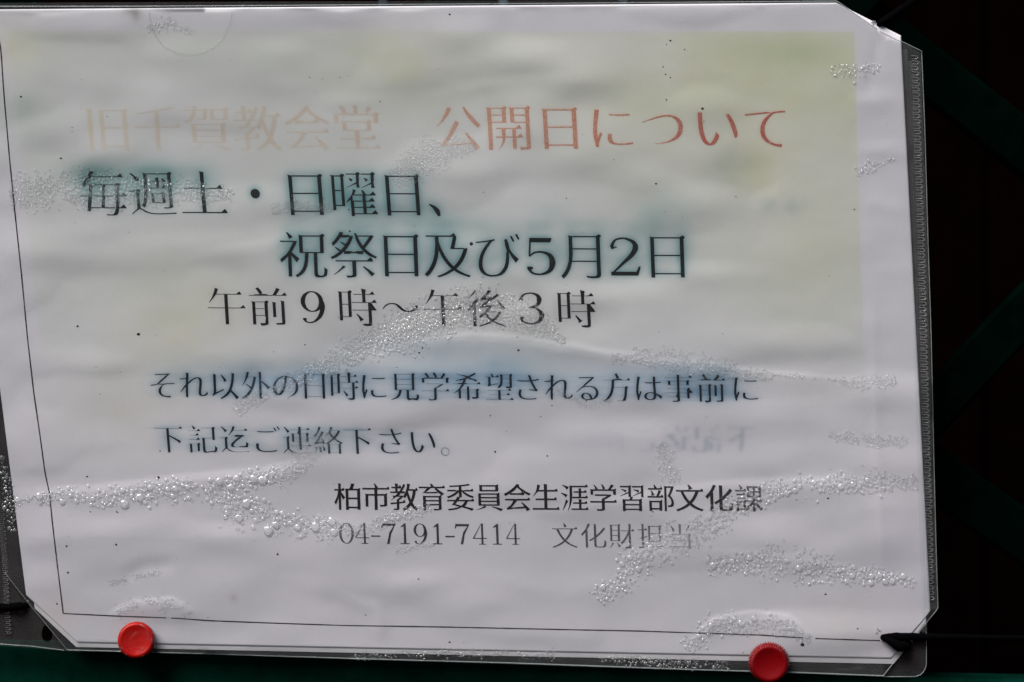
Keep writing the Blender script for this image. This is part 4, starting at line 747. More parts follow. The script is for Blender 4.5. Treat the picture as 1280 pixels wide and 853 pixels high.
def clip_sheet(quad, cuts, step):
    """flat grid over a quad (pixel coordinates) with its corners cut off along lines; returns px, py, faces"""
    P = np.array(quad, float)        # tl, tr, br, bl
    nx = int(np.hypot(*(P[1] - P[0])) / step); ny = int(np.hypot(*(P[3] - P[0])) / step)
    u, v = np.meshgrid(np.linspace(0, 1, nx + 1), np.linspace(0, 1, ny + 1))
    X = (P[0][None, None] * ((1 - u) * (1 - v))[..., None] + P[1] * (u * (1 - v))[..., None] + P[2] * (u * v)[..., None] + P[3] * ((1 - u) * v)[..., None])
    V = np.concatenate([X.reshape(-1, 2), np.zeros((X.size // 2, 1))], 1)
    idx = np.arange((nx + 1) * (ny + 1)).reshape(ny + 1, nx + 1)
    F = np.stack([idx[:-1, :-1], idx[1:, :-1], idx[1:, 1:], idx[:-1, 1:]], -1).reshape(-1, 4)
    o = np_obj('tmp', V, F, None); me = o.data; bm = bmesh.new(); bm.from_mesh(me)
    for (a, b) in cuts:              # keep what lies left of a->b on the screen (y down)
        d = Vector((b[0] - a[0], b[1] - a[1], 0)); nrm = Vector((-d.y, d.x, 0)).normalized()
        g = [e for e in bm.verts if (e.co - Vector((a[0], a[1], 0))).dot(nrm) < step * 3]
        gs = set(g); fs = [f for f in bm.faces if any(vv in gs for vv in f.verts)]
        es = {e for f in fs for e in f.edges}; vs = {vv for f in fs for vv in f.verts}
        bmesh.ops.bisect_plane(bm, geom=list(vs) + list(es) + fs, dist=1e-4, plane_co=(a[0], a[1], 0), plane_no=nrm, clear_inner=True)
    bm.to_mesh(me); bm.free()
    n = len(me.vertices); co = np.empty(n * 3, np.float32); me.vertices.foreach_get('co', co); co = co.reshape(-1, 3).astype(float)
    return o, co[:, 0], co[:, 1]

def finish_sheet(o, name, px, py, lift, mat, hfun=None):
    me = o.data; me.name = name; o.name = name
    P = surf(px, py, lift) if hfun is None else hfun(px, py)
    me.vertices.foreach_set('co', P.astype(np.float32).ravel()); me.materials.clear(); me.materials.append(mat)
    me.polygons.foreach_set('use_smooth', [True] * len(me.polygons)); me.update()
    return o

notice = tag(empty('printed_notice', W(590, 800, 0)), 'rain-stained white paper notice with washed-out red title and black Japanese lettering, in the clear sleeve', 'notice')
# left paper edge runs from beyond the frame to (36,747); corners trimmed
PQ = [(-60, 12.5), (1124, 3), (1166, 824), (40, 802)]
PCUT = [((1160, 74), (1045, 3.5)), ((36, 747), (98, 804)), ((1101, 838), (1162, 765))]
PCUT = [((1045, 3.5), (1160, 62)), ((98, 804), (36, 747)), ((1162, 765), (1101, 838))]
o, px, py = clip_sheet(PQ, PCUT, 2.0)
finish_sheet(o, 'paper_sheet', px, py, 0.0, M_PAPER)
color_attr(o.data, 'stain', np.concatenate([sample(STAIN, px, py), np.ones((len(px), 1))], 1))
sol = o.modifiers.new('thickness', 'SOLIDIFY'); sol.thickness = 0.0001; sol.offset = -1 
parent_keep(o, notice)

def ink_color(ri, x, y):
    """ink colour and strength along the rows"""
    n = len(x); c = np.zeros((n, 4))
    if ri == 0:
        t = np.clip((x - 110) / 860, 0, 1)[:, None]
        c[:, :3] = (1 - t) * lin(228, 165, 60) + t * lin(172, 60, 64)
        c[:, 3] = .10 + .42 * np.clip((x - 420) / 420, 0, 1) + .10 * (x > 540)
        c[:, 3] *= .75 + .4 * value_noise(x, y, 26, 22, 77, 2)
        c[:, 3] *= 1 - .45 * np.clip((y - 172) / 16, 0, 1) * (x < 610)
    else:
        base = {1: lin(12, 18, 22), 2: lin(8, 14, 18), 3: lin(14, 12, 16), 4: lin(11, 18, 28), 5: lin(14, 20, 28), 6: lin(12, 10, 12), 7: lin(28, 24, 28)}[ri]
        c[:, :3] = base; c[:, 3] = {1: .96, 2: .97, 3: .97, 4: .96, 5: .92, 6: .94, 7: .82}[ri]
        if ri == 1: c[:, 3] *= np.where(x < 290, .80 + .35 * value_noise(x, y, 9, 7, 5), 1)
        if ri == 6: c[:, 3] *= 1 - .12 * np.clip((x - 700) / 250, 0, 1)
        if ri == 7: c[:, 3] *= 1 - .35 * np.clip((x - 560) / 300, 0, 1)
        if ri == 5: c[:, 3] *= 1 - .55 * (x > 552)
        for (bx, by, sx, sy, am) in [(170, 240, 110, 16, .42), (600, 386, 70, 14, .35), (350, 478, 44, 12, .35), (400, 552, 44, 16, .35), (940, 618, 22, 16, .35), (440, 664, 34, 10, .35), (850, 676, 40, 14, .45), (480, 648, 40, 6, .3), (380, 258, 40, 8, .25)]:
            c[:, 3] *= 1 - am * np.exp(-((x - bx) / sx) ** 4 - ((y - by) / sy) ** 2)
    return np.clip(c, 0, 1)

_cu_n = 0
def fill_outlines(comp):
    """triangulate one outline with holes -> verts (n,2), faces"""
    cu = bpy.data.curves.new('fill', 'CURVE'); cu.dimensions = '2D'; cu.fill_mode = 'BOTH'
    c0 = comp[0].mean(axis=0)
    for c in comp:
        sp = cu.splines.new('POLY'); sp.points.add(len(c) - 1); sp.use_cyclic_u = True
        sp.points.foreach_set('co', np.concatenate([(c - c0) * .05, np.zeros((len(c), 1)), np.ones((len(c), 1))], 1).ravel())
    ob = bpy.data.objects.new('fill', cu); me = ob.to_mesh()
    V = np.array([v.co[:2] for v in me.vertices]).reshape(-1, 2) / .05 + c0; F = [tuple(p.vertices) for p in me.polygons]
    ob.to_mesh_clear(); bpy.data.objects.remove(ob); bpy.data.curves.remove(cu)
    return V, F

for ri, row in enumerate(ROWS):
    VV = []; FF = []; L = []; off = 0; q = 0
    for ch, cx in row['ch']:
        for comp in place(row, ch, cx):
            V, F = fill_outlines(comp)
            if not len(F): continue
            VV.append(V); FF += [tuple(i + off for i in f) for f in F]; off += len(V)
            L.append(np.full(len(V), .42 + .012 * (q % 5))); q += 1
    V = np.concatenate(VV); L = np.concatenate(L)
    P = surf(V[:, 0], V[:, 1], L)
    # drop the thin horizontals the rain has washed out of the small lines
    o = mesh_obj(row['name'], P, FF, M_INK)
    color_attr(o.data, 'ink', ink_color(ri, V[:, 0], V[:, 1]))
    parent_keep(o, notice)
    if row.get('label'): o['label'] = row['label']

# printed border line
def ribbon_on_paper(name, pts, width, mat, lift, wob=.25, color=None, gaps=()):
    P = np.array(pts, float); seg = np.hypot(*np.diff(P, axis=0).T); s = np.concatenate([[0], np.cumsum(seg)]); n = int(s[-1] / 3) + 2
    t = np.linspace(0, s[-1], n); X = np.interp(t, s, P[:, 0]); Y = np.interp(t, s, P[:, 1])
    for _ in range(3):
        X[1:-1] = (X[:-2] + X[1:-1] * 2 + X[2:]) / 4; Y[1:-1] = (Y[:-2] + Y[1:-1] * 2 + Y[2:]) / 4
    T = np.stack([np.gradient(X), np.gradient(Y)], 1); T /= np.hypot(*T.T)[:, None]
    wv = width * (.8 + .5 * value_noise(t, t * 0, 9, 9, 3, 2)); nn = np.stack([-T[:, 1], T[:, 0]], 1) * wv[:, None] / 2
    C = np.stack([X, Y], 1); A = C + nn; B = C - nn; V = np.concatenate([A, B])
    F = [(i, i + 1, n + i + 1, n + i) for i in range(n - 1) if not any(g0 < t[i] < g1 for g0, g1 in gaps)]
    o = mesh_obj(name, surf(V[:, 0], V[:, 1], lift), F, mat)
    if color is not None:
        cc = np.tile(np.array(color, float), (len(V), 1)); cc[:, 3] *= np.clip(.72 + .5 * value_noise(V[:, 0], V[:, 1], 30, 30, 4, 2), 0, 1)
        color_attr(o.data, 'ink', cc)
    return o
BL = [(-3, 40), (1, 62), (5, 120), (12, 200), (19, 270), (27, 345), (34, 420), (42, 490), (50, 545), (56, 590), (62, 618), (65, 650), (72, 710), (79, 767)]
BB = [(79, 767), (140, 770), (220, 773), (262, 776), (340, 779), (430, 782), (560, 784), (700, 787), (800, 789), (860, 791), (950, 794), (1010, 798), (1100, 801)]
c4 = tuple(lin(40, 34, 38)) + (.95,)
o = ribbon_on_paper('border_line', BL, 1.5, M_INK, .45, color=c4); parent_keep(o, notice)
o = ribbon_on_paper('border_line', BB, 1.3, M_INK, .45, color=c4, gaps=((128, 134), (925, 940))); parent_keep(o, notice)

# mould specks and dirt caught on the paper: small raised grains
SPK = [(173, 418, 2.2), (97, 408, 1.4), (381, 431, 1.1), (200, 564, 1.0), (562, 18, 1.4), (833, 56, .9), (838, 51, 1.6), (829, 84, .9), (832, 93, 1), (838, 97, .9), (833, 125, 1), (878, 136, 2), (880, 152, 1),
       (648, 438, 1.5), (528, 435, 1.3), (524, 441, 1.3), (589, 305, 2.4), (437, 289, 1.6), (436, 262, 1.2), (820, 230, 1.4), (708, 248, .9), (198, 597, 2.1), (109, 596, 1.4), (145, 681, 1.4), (85, 716, 1.5), (83, 683, 1.4), (347, 693, 1.4), (619, 565, 1.3),
       (523, 724, 1.1), (788, 725, 1.1), (562, 803, 1.4), (457, 769, 1.0), (1035, 623, 1.6), (1032, 743, 1.5), (1003, 806, 3), (929, 816, .9), (71, 755, 1.4), (1072, 786, 1.1), (404, 248, .8), (26, 121, 1.5), (76, 198, 1.4), (856, 62, .8), (920, 246, .8), (387, 97, .8), (403, 99, .7), (425, 97, .7),
       (475, 127, .9), (637, 654, .7), (146, 640, 1.2), (147, 641, .8), (120, 459, .8), (1068, 262, 1.1), (113, 640, 1.0), (733, 501, 1.1), (690, 507, 1), (676, 521, .9), (816, 640, 1.0), (260, 772, .9), (342, 440, .8), (684, 570, 1.1), (613, 520, 1.0), (1036, 345, .7)]
for _ in range(70): SPK.append((rng.uniform(60, 1110), rng.uniform(50, 790), rng.uniform(.35, .7)))
V = []; F = []
for (x, y, r) in SPK:
    b = len(V); k = 8; ph = rnd.uniform(0, 6); el = rnd.uniform(.6, 1.0)
    ring_ = [(x + r * math.cos(ph + i * math.tau / k) * rnd.uniform(.8, 1.1), y + r * el * math.sin(ph + i * math.tau / k) * rnd.uniform(.8, 1.1)) for i in range(k)]
    for p in ring_: V.append((p[0], p[1], .25))
    for p in ring_: V.append((x + (p[0] - x) * .55, y + (p[1] - y) * .55, .25 + r * .35))
    for i in range(k): F.append((b + i, b + k + i, b + k + (i + 1) % k, b + (i + 1) % k))
    F.append(tuple(b + k + i for i in range(k))[::-1])
V = np.array(V); o = mesh_obj('mould_specks', surf(V[:, 0], V[:, 1], V[:, 2]), F, M_SPECK); o['kind'] = 'stuff'; parent_keep(o, notice)

# little torn flaps of paper where the cords pull through
M_TORN = m_simple('torn_paper', (.74, .73, .74), .8, .1)
for (cx, cy, sz) in ((1098, 789, 5.5), (1093, 29, 5.0), (36, 752, 3.0)):
    V = []; F = []
    for q in range(4):
        b = len(V); a0 = rnd.uniform(2.2, 5.4); ln = sz * rnd.uniform(.6, 1.1); wd = sz * rnd.uniform(.35, .6); ca, sa = math.cos(a0), math.sin(a0)
        V += [(cx - sa * wd, cy + ca * wd, .2), (cx + sa * wd, cy - ca * wd, .2), (cx + ca * ln * .6 + sa * wd * .7, cy + sa * ln * .6 - ca * wd * .7, 2.2), (cx + ca * ln, cy + sa * ln, 3.6), (cx + ca * ln * .5 - sa * wd * .8, cy + sa * ln * .5 + ca * wd * .8, 2.6)]
        F.append(tuple(range(b, b + 5)))
    V = np.array(V); o = mesh_obj('torn_flap', surf(V[:, 0], V[:, 1], V[:, 2]), F, M_TORN); parent_keep(o, notice)

# plain sheet behind, peeping out below
o, px, py = clip_sheet([(-60, 17), (1121, 10), (1160, 826), (50, 803)], [((1042, 10), (1157, 70)), ((103, 811), (40, 753)), ((1161, 772), (1103, 842))], 8.0)
finish_sheet(o, 'backing_sheet', px, py + 5.0 * sm(py, 600, 800), -1.4, M_BACKSHEET)
tag(o, 'plain pale sheet just showing as a thin strip below the printed notice', 'paper sheet')

# ------------------------------------------------------------------ clear sleeve
def outline_sheet(name, poly_px, holes, step, hfun, mat):
    """sheet of any outline: constrained triangulation over a point grid"""
    from mathutils.geometry import delaunay_2d_cdt
    P = [Vector(p) for p in poly_px]; E = [(i, (i + 1) % len(P)) for i in range(len(P))]
    faces_in = []
    for h in holes:
        b = len(P); P += [Vector(p) for p in h]; E += [(b + i, b + (i + 1) % len(h)) for i in range(len(h))]
    A = np.array(poly_px, float); x0, y0 = A.min(axis=0); x1, y1 = A.max(axis=0)
    def ins(px_, py_, c):
        q = np.roll(c, -1, axis=0); r = np.zeros(px_.shape, bool)
        for a, b in zip(c, q):
            if a[1] == b[1]: continue
            k = ((a[1] > py_) != (b[1] > py_)) & (px_ < a[0] + (py_ - a[1]) * (b[0] - a[0]) / (b[1] - a[1])); r ^= k
        return r
    g = np.arange(x0, x1, step); hh = np.arange(y0, y1, step); X, Y = np.meshgrid(g, hh); X = X + (np.arange(len(hh)) % 2)[:, None] * step * .5
    k = ins(X, Y, A)
    for h in holes: k &= ~ins(X, Y, np.array(h, float))
    P += [Vector((a, b)) for a, b in zip(X[k], Y[k])]
    r = delaunay_2d_cdt(P, E, [], 0, 1e-3)
    V = np.array([tuple(v) for v in r[0]]); F = np.array([tuple(f) for f in r[2]])
    C = V[F].mean(axis=1); k = ins(C[:, 0], C[:, 1], A)
    for h in holes: k &= ~ins(C[:, 0], C[:, 1], np.array(h, float))
    F = F[k][:, ::-1]
    return np_obj(name, hfun(V[:, 0], V[:, 1]), F, mat)

def h_front(px, py):
    """front film rests on the paper, bulging off it here and there"""
    bul = 1.2 + 2.0 * np.clip(value_noise(px, py, 150, 60, 41, 2) - .42, 0, 1) * 2
    right = sm(px - (1124 + py * .045), 0, 14); low = sm(py - (808 + px * .022), 0, 10)
    return surf(px, py, bul + .4 - np.maximum(right, low) * 1.0)
sleeve = tag(empty('clear_sleeve', W(590, 820, 0)), 'clear plastic sleeve with trimmed corners and a welded right seam, wrapped round the notice', 'plastic sleeve')
def notch(c, r, a0, a1, n=8): return [(c[0] + r * math.cos(math.radians(a0 + (a1 - a0) * i / n)), c[1] + r * math.sin(math.radians(a0 + (a1 - a0) * i / n))) for i in range(n + 1)]
FRONT = [(-70, 8), (160, 8), (340, 7), (600, 5), (860, 3), (1046, 1.5), (1096, 36), (1098, 38), (1152, 64), (1156, 160), (1160, 300), (1164, 420), (1167, 560), (1170, 680), (1172.5, 761), (1138, 802), (1104, 845),
         (1000, 841), (860, 837), (640, 829), (430, 823), (250, 817), (84, 812.5), (34, 752), (6, 716), (-12, 600), (-70, 560)]
front = outline_sheet('front_film', FRONT, [], 6.0, h_front, M_FILM); parent_keep(front, sleeve)
# the back film is a touch larger; it carries the rounded corner
rc = [(1158 - 16 + 16 * math.cos(math.radians(a)), 846 - 16 + 16 * math.sin(math.radians(a))) for a in range(0, 91, 15)]
BACK = [(-70, 4), (1040, -1), (1090, 34), (1150, 66), (1158, 300), (1163, 560), (1166, 700), (1160, 770)] + [(1158, 800)] + rc + [(1000, 843), (860, 838), (640, 831), (430, 824), (250, 818), (80, 814), (40, 810), (-70, 803)]
hole = [(59 + 7 * math.cos(a), 792 + 11 * math.sin(a)) for a in np.linspace(0, math.tau, 17)[:-1]]
back = outline_sheet('back_film', BACK, [hole], 12.0, lambda x, y: surf(x, y, -3.2), M_BACKFILM); parent_keep(back, sleeve)

def tube_px(name, pts, r, mat, lift, k=6, closed=False):
    """thin round bead along a pixel polyline, lying on the paper's relief"""
    P = np.array(pts, float); s = np.concatenate([[0], np.cumsum(np.hypot(*np.diff(P, axis=0).T))]); n = max(3, int(s[-1] / 5) + 1)
    t = np.linspace(0, s[-1], n); X = np.interp(t, s, P[:, 0]); Y = np.interp(t, s, P[:, 1]); C = surf(X, Y, lift)
    T = np.gradient(C, axis=0); T /= np.linalg.norm(T, axis=1)[:, None]; U = np.array([0, -1.0, 0]); Rr = np.cross(T, U); Rr /= np.linalg.norm(Rr, axis=1)[:, None]
    V = np.concatenate([C + (Rr * math.cos(a) + U * math.sin(a)) * r * S for a in np.linspace(0, math.tau, k + 1)[:-1]])
    F = [(j * n + i, j * n + i + 1, ((j + 1) % k) * n + i + 1, ((j + 1) % k) * n + i) for j in range(k) for i in range(n - 1)]
    return np_obj(name, V, np.array(F), mat)
# cut edges of the film catch the light
M_EDGE = m_film('film_cut_edge', haze=0.10, rough=0.25, ior=1.3, hazecol=(0.75, 0.85, 0.86))
for pts, w in [([(1046, 1.5), (1096, 36)], .7), ([(1098, 38), (1152, 64), (1156, 160), (1160, 300), (1164, 420), (1167, 560), (1170, 680), (1172.5, 761), (1138, 802), (1104, 845)], .55),
            ([(1104, 845), (1000, 841), (860, 837), (640, 829), (430, 823), (250, 817), (84, 812.5)], .75), ([(84, 812.5), (34, 752), (6, 716)], .5), ([(-70, 8), (160, 8), (340, 7), (600, 5), (860, 3), (1046, 1.5)], .5)]:
    o = tube_px('cut_edge', pts, w, M_EDGE, .9); parent_keep(o, sleeve)
o = tube_px('cut_edge', [(1158, 790), (1158, 830)] + rc + [(1104, 846)], .5, M_EDGE, -3.0); parent_keep(o, sleeve)
o = tube_px('cut_edge', [(80, 813), (40, 808), (-70, 800)], .5, M_EDGE, -3.0); parent_keep(o, sleeve)
# thumb notch in the sleeve's mouth
o = tube_px('thumb_notch', [(290, 14), (287, 30), (279, 46), (266, 59), (250, 66), (236, 68), (220, 66), (204, 58), (194, 44), (188, 28), (186, 14)], .4, m_film('notch_edge', haze=.008, rough=.35, ior=1.15), 2.0); parent_keep(o, sleeve)

# welded seam down the right: a flat hazy strip, a fold line and a row of pressed teeth
def xr(y): return np.interp(y, [45, 300, 560, 765], [1127, 1138, 1146, 1152])      # paper edge
def xo(y): return np.interp(y, [64, 300, 560, 762], [1152, 1160, 1167, 1172.5])    # film edge
def strip(name, f0, f1, y0, y1, lift, mat, th=.5):
    ys = np.arange(y0, y1 + 1, 7.0); n = len(ys); a = np.array([f0(y) for y in ys]); b = np.array([f1(y) for y in ys])
    X = np.concatenate([a, (a * 3 + b) / 4, (a + b) / 2, (a + 3 * b) / 4, b]); Y = np.concatenate([ys] * 5)
    Lf = np.concatenate([np.zeros(n), np.full(n, th), np.full(n, th * 1.3), np.full(n, th), np.zeros(n)])
    F = [(j * n + i, (j + 1) * n + i, (j + 1) * n + i + 1, j * n + i + 1) for j in range(4) for i in range(n - 1)]
    return np_obj(name, surf(X, Y, lift + Lf), np.array(F), mat)
o = strip('welded_seam', lambda y: xo(y) - 17, lambda y: xo(y) - 1.2, 76, 765, 1.1, M_WELD, .12); parent_keep(o, sleeve)
o = strip('seam_fold', lambda y: xr(y) + .2, lambda y: xr(y) + 6.5, 62, 790, 1.3, m_film('seam_fold_film', haze=.02, rough=.3), .1); parent_keep(o, sleeve)
V = []; F = []
M_TOOTH = m_film('pressed_teeth', haze=.07, rough=.25, ior=1.25, hazecol=(.70, .71, .72), bump=(900, .3, .0003))
def add_tooth(cx, cy, w, h, lift, tilt):
    """one pressed U-shaped rib"""
    b = len(V); arc = [(-w / 2, -h * .45), (w * .30, -h * .42), (w * .5, -h * .15), (w * .5, h * .15), (w * .30, h * .42), (-w / 2, h * .45)]
    for i, (u, v) in enumerate(arc):
        r = .62
        for (du, hh) in ((-r, 0), (0, 1.2), (r, 0)):
            q = math.atan2(v, u + .01); V.append((cx + u + du * math.cos(q), cy + v + du * math.sin(q) + u * tilt, lift + hh))
    for i in range(len(arc) - 1):
        for j in range(2): F.append((b + i * 3 + j, b + i * 3 + j + 1, b + i * 3 + j + 4, b + i * 3 + j + 3))
y = 72.0
while y < 752:
    add_tooth(float(xo(y)) - 9.0 + rnd.uniform(-.4, .4), y, 8.5, 4.6, 1.9, .05); y += 6.7 + rnd.uniform(-.25, .25)
y = 628.0
while y < 796:
    add_tooth(5.0 + (y - 690) * .055 + rnd.uniform(-.3, .3), y, 6.5, 3.0, -2.2, .05); y += 5.1
V = np.array(V); o = np_obj('seam_teeth', surf(V[:, 0], V[:, 1], V[:, 2]), np.array(F), M_TOOTH); o['kind'] = 'stuff'; parent_keep(o, sleeve)
# bottom: overlap of the two films below the paper, crinkled
def yb(x): return np.interp(x, [84, 250, 430, 640, 860, 1104], [812.5, 817, 823, 829, 837, 845])
xs = np.arange(96, 1106, 3.0); n = len(xs); rows_ = []
for t_ in np.linspace(0, 1, 6): rows_.append(np.stack([xs, yb(xs) - 14 + t_ * 13, .9 + 1.6 * (value_noise(xs, xs * 0 + t_ * 9, 9, 5, 61, 2) - .3) * math.sin(math.pi * t_)], 1))
A = np.concatenate(rows_); F2 = [(j * n + i, (j + 1) * n + i, (j + 1) * n + i + 1, j * n + i + 1) for j in range(5) for i in range(n - 1)]
o = np_obj('folded_hem', surf(A[:, 0], A[:, 1], A[:, 2]), np.array(F2), M_FILM_EDGE); parent_keep(o, sleeve)

# ------------------------------------------------------------------ condensation between film and paper
# (polyline, half width, r min, r max, how full, share of large ones)
WET = [
    ([(18, 240), (100, 238), (180, 240), (240, 240), (286, 242)], [18, 22, 17, 13, 7], 1.15, 2.6, 1.0, .12),
    ([(497, 222), (530, 198), (560, 186), (588, 182)], [12, 20, 16, 8], .7, 1.3, .95, .02),
    ([(345, 262), (372, 254), (408, 262)], [6, 8, 5], .8, 1.5, .8, .02),
    ([(345, 485), (390, 466), (430, 446), (470, 425), (500, 415), (545, 395), (590, 382), (640, 388), (672, 400), (700, 424)], [6, 10, 14, 18, 22, 24, 22, 20, 14, 5], 1.1, 3.3, 1.0, .22),
    ([(298, 512), (314, 498), (330, 494)], [8, 12, 6], .8, 1.7, .9, .03),
    ([(375, 572), (392, 556), (412, 540)], [12, 14, 6], .8, 1.8, .9, .04),
    ([(770, 446), (810, 446), (860, 452), (905, 462), (960, 470)], [5, 10, 12, 9, 5], .8, 2.0, .95, .06),
    ([(930, 465), (1010, 472), (1060, 476)], [3, 3, 3], .7, 1.3, .5, 0),
    ([(1058, 477), (1090, 478), (1114, 476)], [6, 9, 6], .8, 1.6, .9, .02),
    ([(1036, 543), (1070, 548), (1128, 552)], [4, 9, 6], .8, 1.7, .9, .02),
    ([(24, 626), (80, 623), (130, 622), (180, 616), (240, 610), (300, 600), (350, 594)], [5, 10, 12, 14, 14, 12, 10], 1.0, 5.8, .45, .42),
    ([(268, 608), (290, 628), (320, 646), (350, 655), (412, 660)], [12, 26, 20, 14, 13], 1.0, 6.2, .5, .42),
    ([(350, 598), (372, 588), (392, 570)], [12, 9, 6], .8, 2.0, .9, .08),
    ([(412, 656), (450, 664)], [8, 6], .8, 2.0, .8, .1),
    ([(448, 664), (480, 650), (532, 636)], [6, 8, 6], .9, 2.2, .85, .1),
    ([(752, 746), (790, 705), (840, 678), (890, 655), (930, 625), (965, 614), (1030, 604), (1090, 602), (1140, 602)], [13, 20, 20, 18, 14, 15, 12, 12, 8], 1.3, 4.4, .6, .34),
    ([(890, 706), (950, 700), (1000, 708), (1060, 716), (1138, 728)], [12, 18, 20, 16, 8], 1.3, 4.8, .6, .38),
    ([(862, 806), (884, 788), (930, 778), (975, 780), (1008, 798)], [9, 14, 12, 11, 5], .9, 4.6, .8, .26),
    ([(190, 34), (215, 28), (236, 38)], [6, 9, 5], .8, 1.3, .9, .02),
    
    ([(1044, 88), (1066, 88), (1094, 86)], [7, 9, 5], 1.0, 3.6, .8, .15),
    ([(1076, 214), (1098, 206), (1112, 200)], [6, 6, 3], .9, 2.2, .7, .1),
    ([(826, 560), (836, 576), (840, 600)], [8, 12, 10], .8, 1.7, .8, .02),
    ([(3, 578), (10, 620), (16, 660)], [7, 9, 6], 1.0, 4.2, .35, .12),
    ([(150, 762), (190, 752), (232, 764)], [7, 10, 7], .8, 1.8, .45, .02),
    ([(140, 728), (165, 722), (205, 714)], [3, 5, 3], .8, 1.5, .6, 0),
    ([(450, 820), (520, 818), (600, 817), (700, 820)], [6, 6, 6, 6], .8, 1.9, .3, .03),
    ([(755, 823), (800, 826), (860, 830), (905, 832)], [6, 7, 7, 6], .9, 3.0, .5, .12),
    ([(500, 688), (540, 680)], [5, 3], .8, 1.5, .4, 0),
    ([(700, 490), (735, 508), (760, 500)], [4, 5, 4], .8, 1.4, .6, 0),
]
drops = []
cell = {}
def try_drop(x, y, r, gap=.92):
    cx, cy = int(x // 6), int(y // 6)
    for i in range(cx - 2, cx + 3):
        for j in range(cy - 2, cy + 3):
            for (a, b, c) in cell.get((i, j), ()):
                if (a - x) ** 2 + (b - y) ** 2 < ((c + r) * gap) ** 2: return False
    cell.setdefault((cx, cy), []).append((x, y, r)); drops.append((x, y, r)); return True
for pts, hw, r0, r1, full, big in WET:
    P = np.array(pts, float); s = np.concatenate([[0], np.cumsum(np.hypot(*np.diff(P, axis=0).T))]); hw = np.array(hw, float)
    area = 2 * s[-1] * hw.mean() + 3.14 * hw.mean() ** 2
    def pick():
        t = rng.uniform(-6, s[-1] + 6); tc = min(max(t, 0), s[-1]); x = np.interp(tc, s, P[:, 0]); y = np.interp(tc, s, P[:, 1]); w = np.interp(tc, s, hw)
        k = np.searchsorted(s, tc) ; k = min(max(k, 1), len(P) - 1); d = P[k] - P[k - 1]; d /= np.hypot(*d)
        u = rng.normal(0, .48) * w
        return x + (t - tc) * d[0] - u * d[1], y + (t - tc) * d[1] + u * d[0], abs(u) / max(w, 1)
    nb = int(area * big / (3.14 * (r1 * .8) ** 2) * .55)
    for _ in range(nb * 3):
        x, y, q = pick()
        if q < .9: try_drop(x, y, r1 * (.42 + .58 * rng.random() ** 1.8))
    for _ in range(int(area * full / (r0 * r0) * .62)):
        x, y, q = pick()
        hole_ = value_noise(np.array([x]), np.array([y]), 15, 12, 91, 2)[0]
        if hole_ < .20 + .25 * (1 - full) + .10 * q: continue
        r = (r0 + .25) + (max(r1 * .6, 1.6) - r0) * rng.random() ** 2.2 if r1 > 2.2 else rng.uniform(r0 * 1.05, r1)
        try_drop(x, y, r * (1.1 - .3 * min(q, 1)), .93)
D = np.array(drops); print('drops', len(D))
def domes(name, D, lift, mat, hfac=.8, k=12, rings=5):
    cx, cy, r = D.T; n = len(D); hp = h_paper(cx, cy) + lift
    a = np.linspace(0, math.tau, k + 1)[:-1]; jit = 1 + .10 * rng.normal(size=(n, k)); ph = rng.uniform(0, 6, n)
    V = []; lev = [(1.0, 0.0), (.93, .50), (.80, .80), (.60, .95), (.32, 1.0)]; hf = np.where(r > 2.3, hfac * .58, hfac * .86)
    for (c, sn) in lev:
        X = cx[:, None] + r[:, None] * c * np.cos(a + ph[:, None]) * (1 + (jit - 1) * c); Y = cy[:, None] + r[:, None] * c * np.sin(a + ph[:, None]) * (1 + (jit - 1) * c)
        Hh = np.repeat((hp + r * hf * sn)[:, None], k, 1); V.append(np.stack([X, Y, Hh], -1))
    V = np.stack(V, 1).reshape(n, -1, 3); top = np.stack([cx, cy, hp + r * hf * 1.01], -1)[:, None]; V = np.concatenate([V, top], 1); m = V.shape[1]
    f = []
    for L in range(rings - 1):
        for i in range(k):
            a0, a1, b0, b1 = L * k + i, L * k + (i + 1) % k, (L + 1) * k + i, (L + 1) * k + (i + 1) % k; f += [(a0, b1, a1), (a0, b0, b1)]
    for i in range(k): f.append(((rings - 1) * k + i, m - 1, (rings - 1) * k + (i + 1) % k))
    f = np.array(f)[:, ::-1]; F = (f[None] + (np.arange(n) * m)[:, None, None]).reshape(-1, 3); V = V.reshape(-1, 3)
    kk = (DIST - V[:, 2] * S) / DIST
    Wd = np.stack([(V[:, 0] - 640) * S * kk, -V[:, 2] * S, Z0 + (426.5 - V[:, 1]) * S * kk], -1)
    return np_obj(name, Wd, F, mat)
o = domes('condensation_droplets', D, .75, M_WATER)
tag(o, 'patches of clear water droplets and bubbles trapped under the sleeve over the notice', 'water droplets', None, 'stuff')

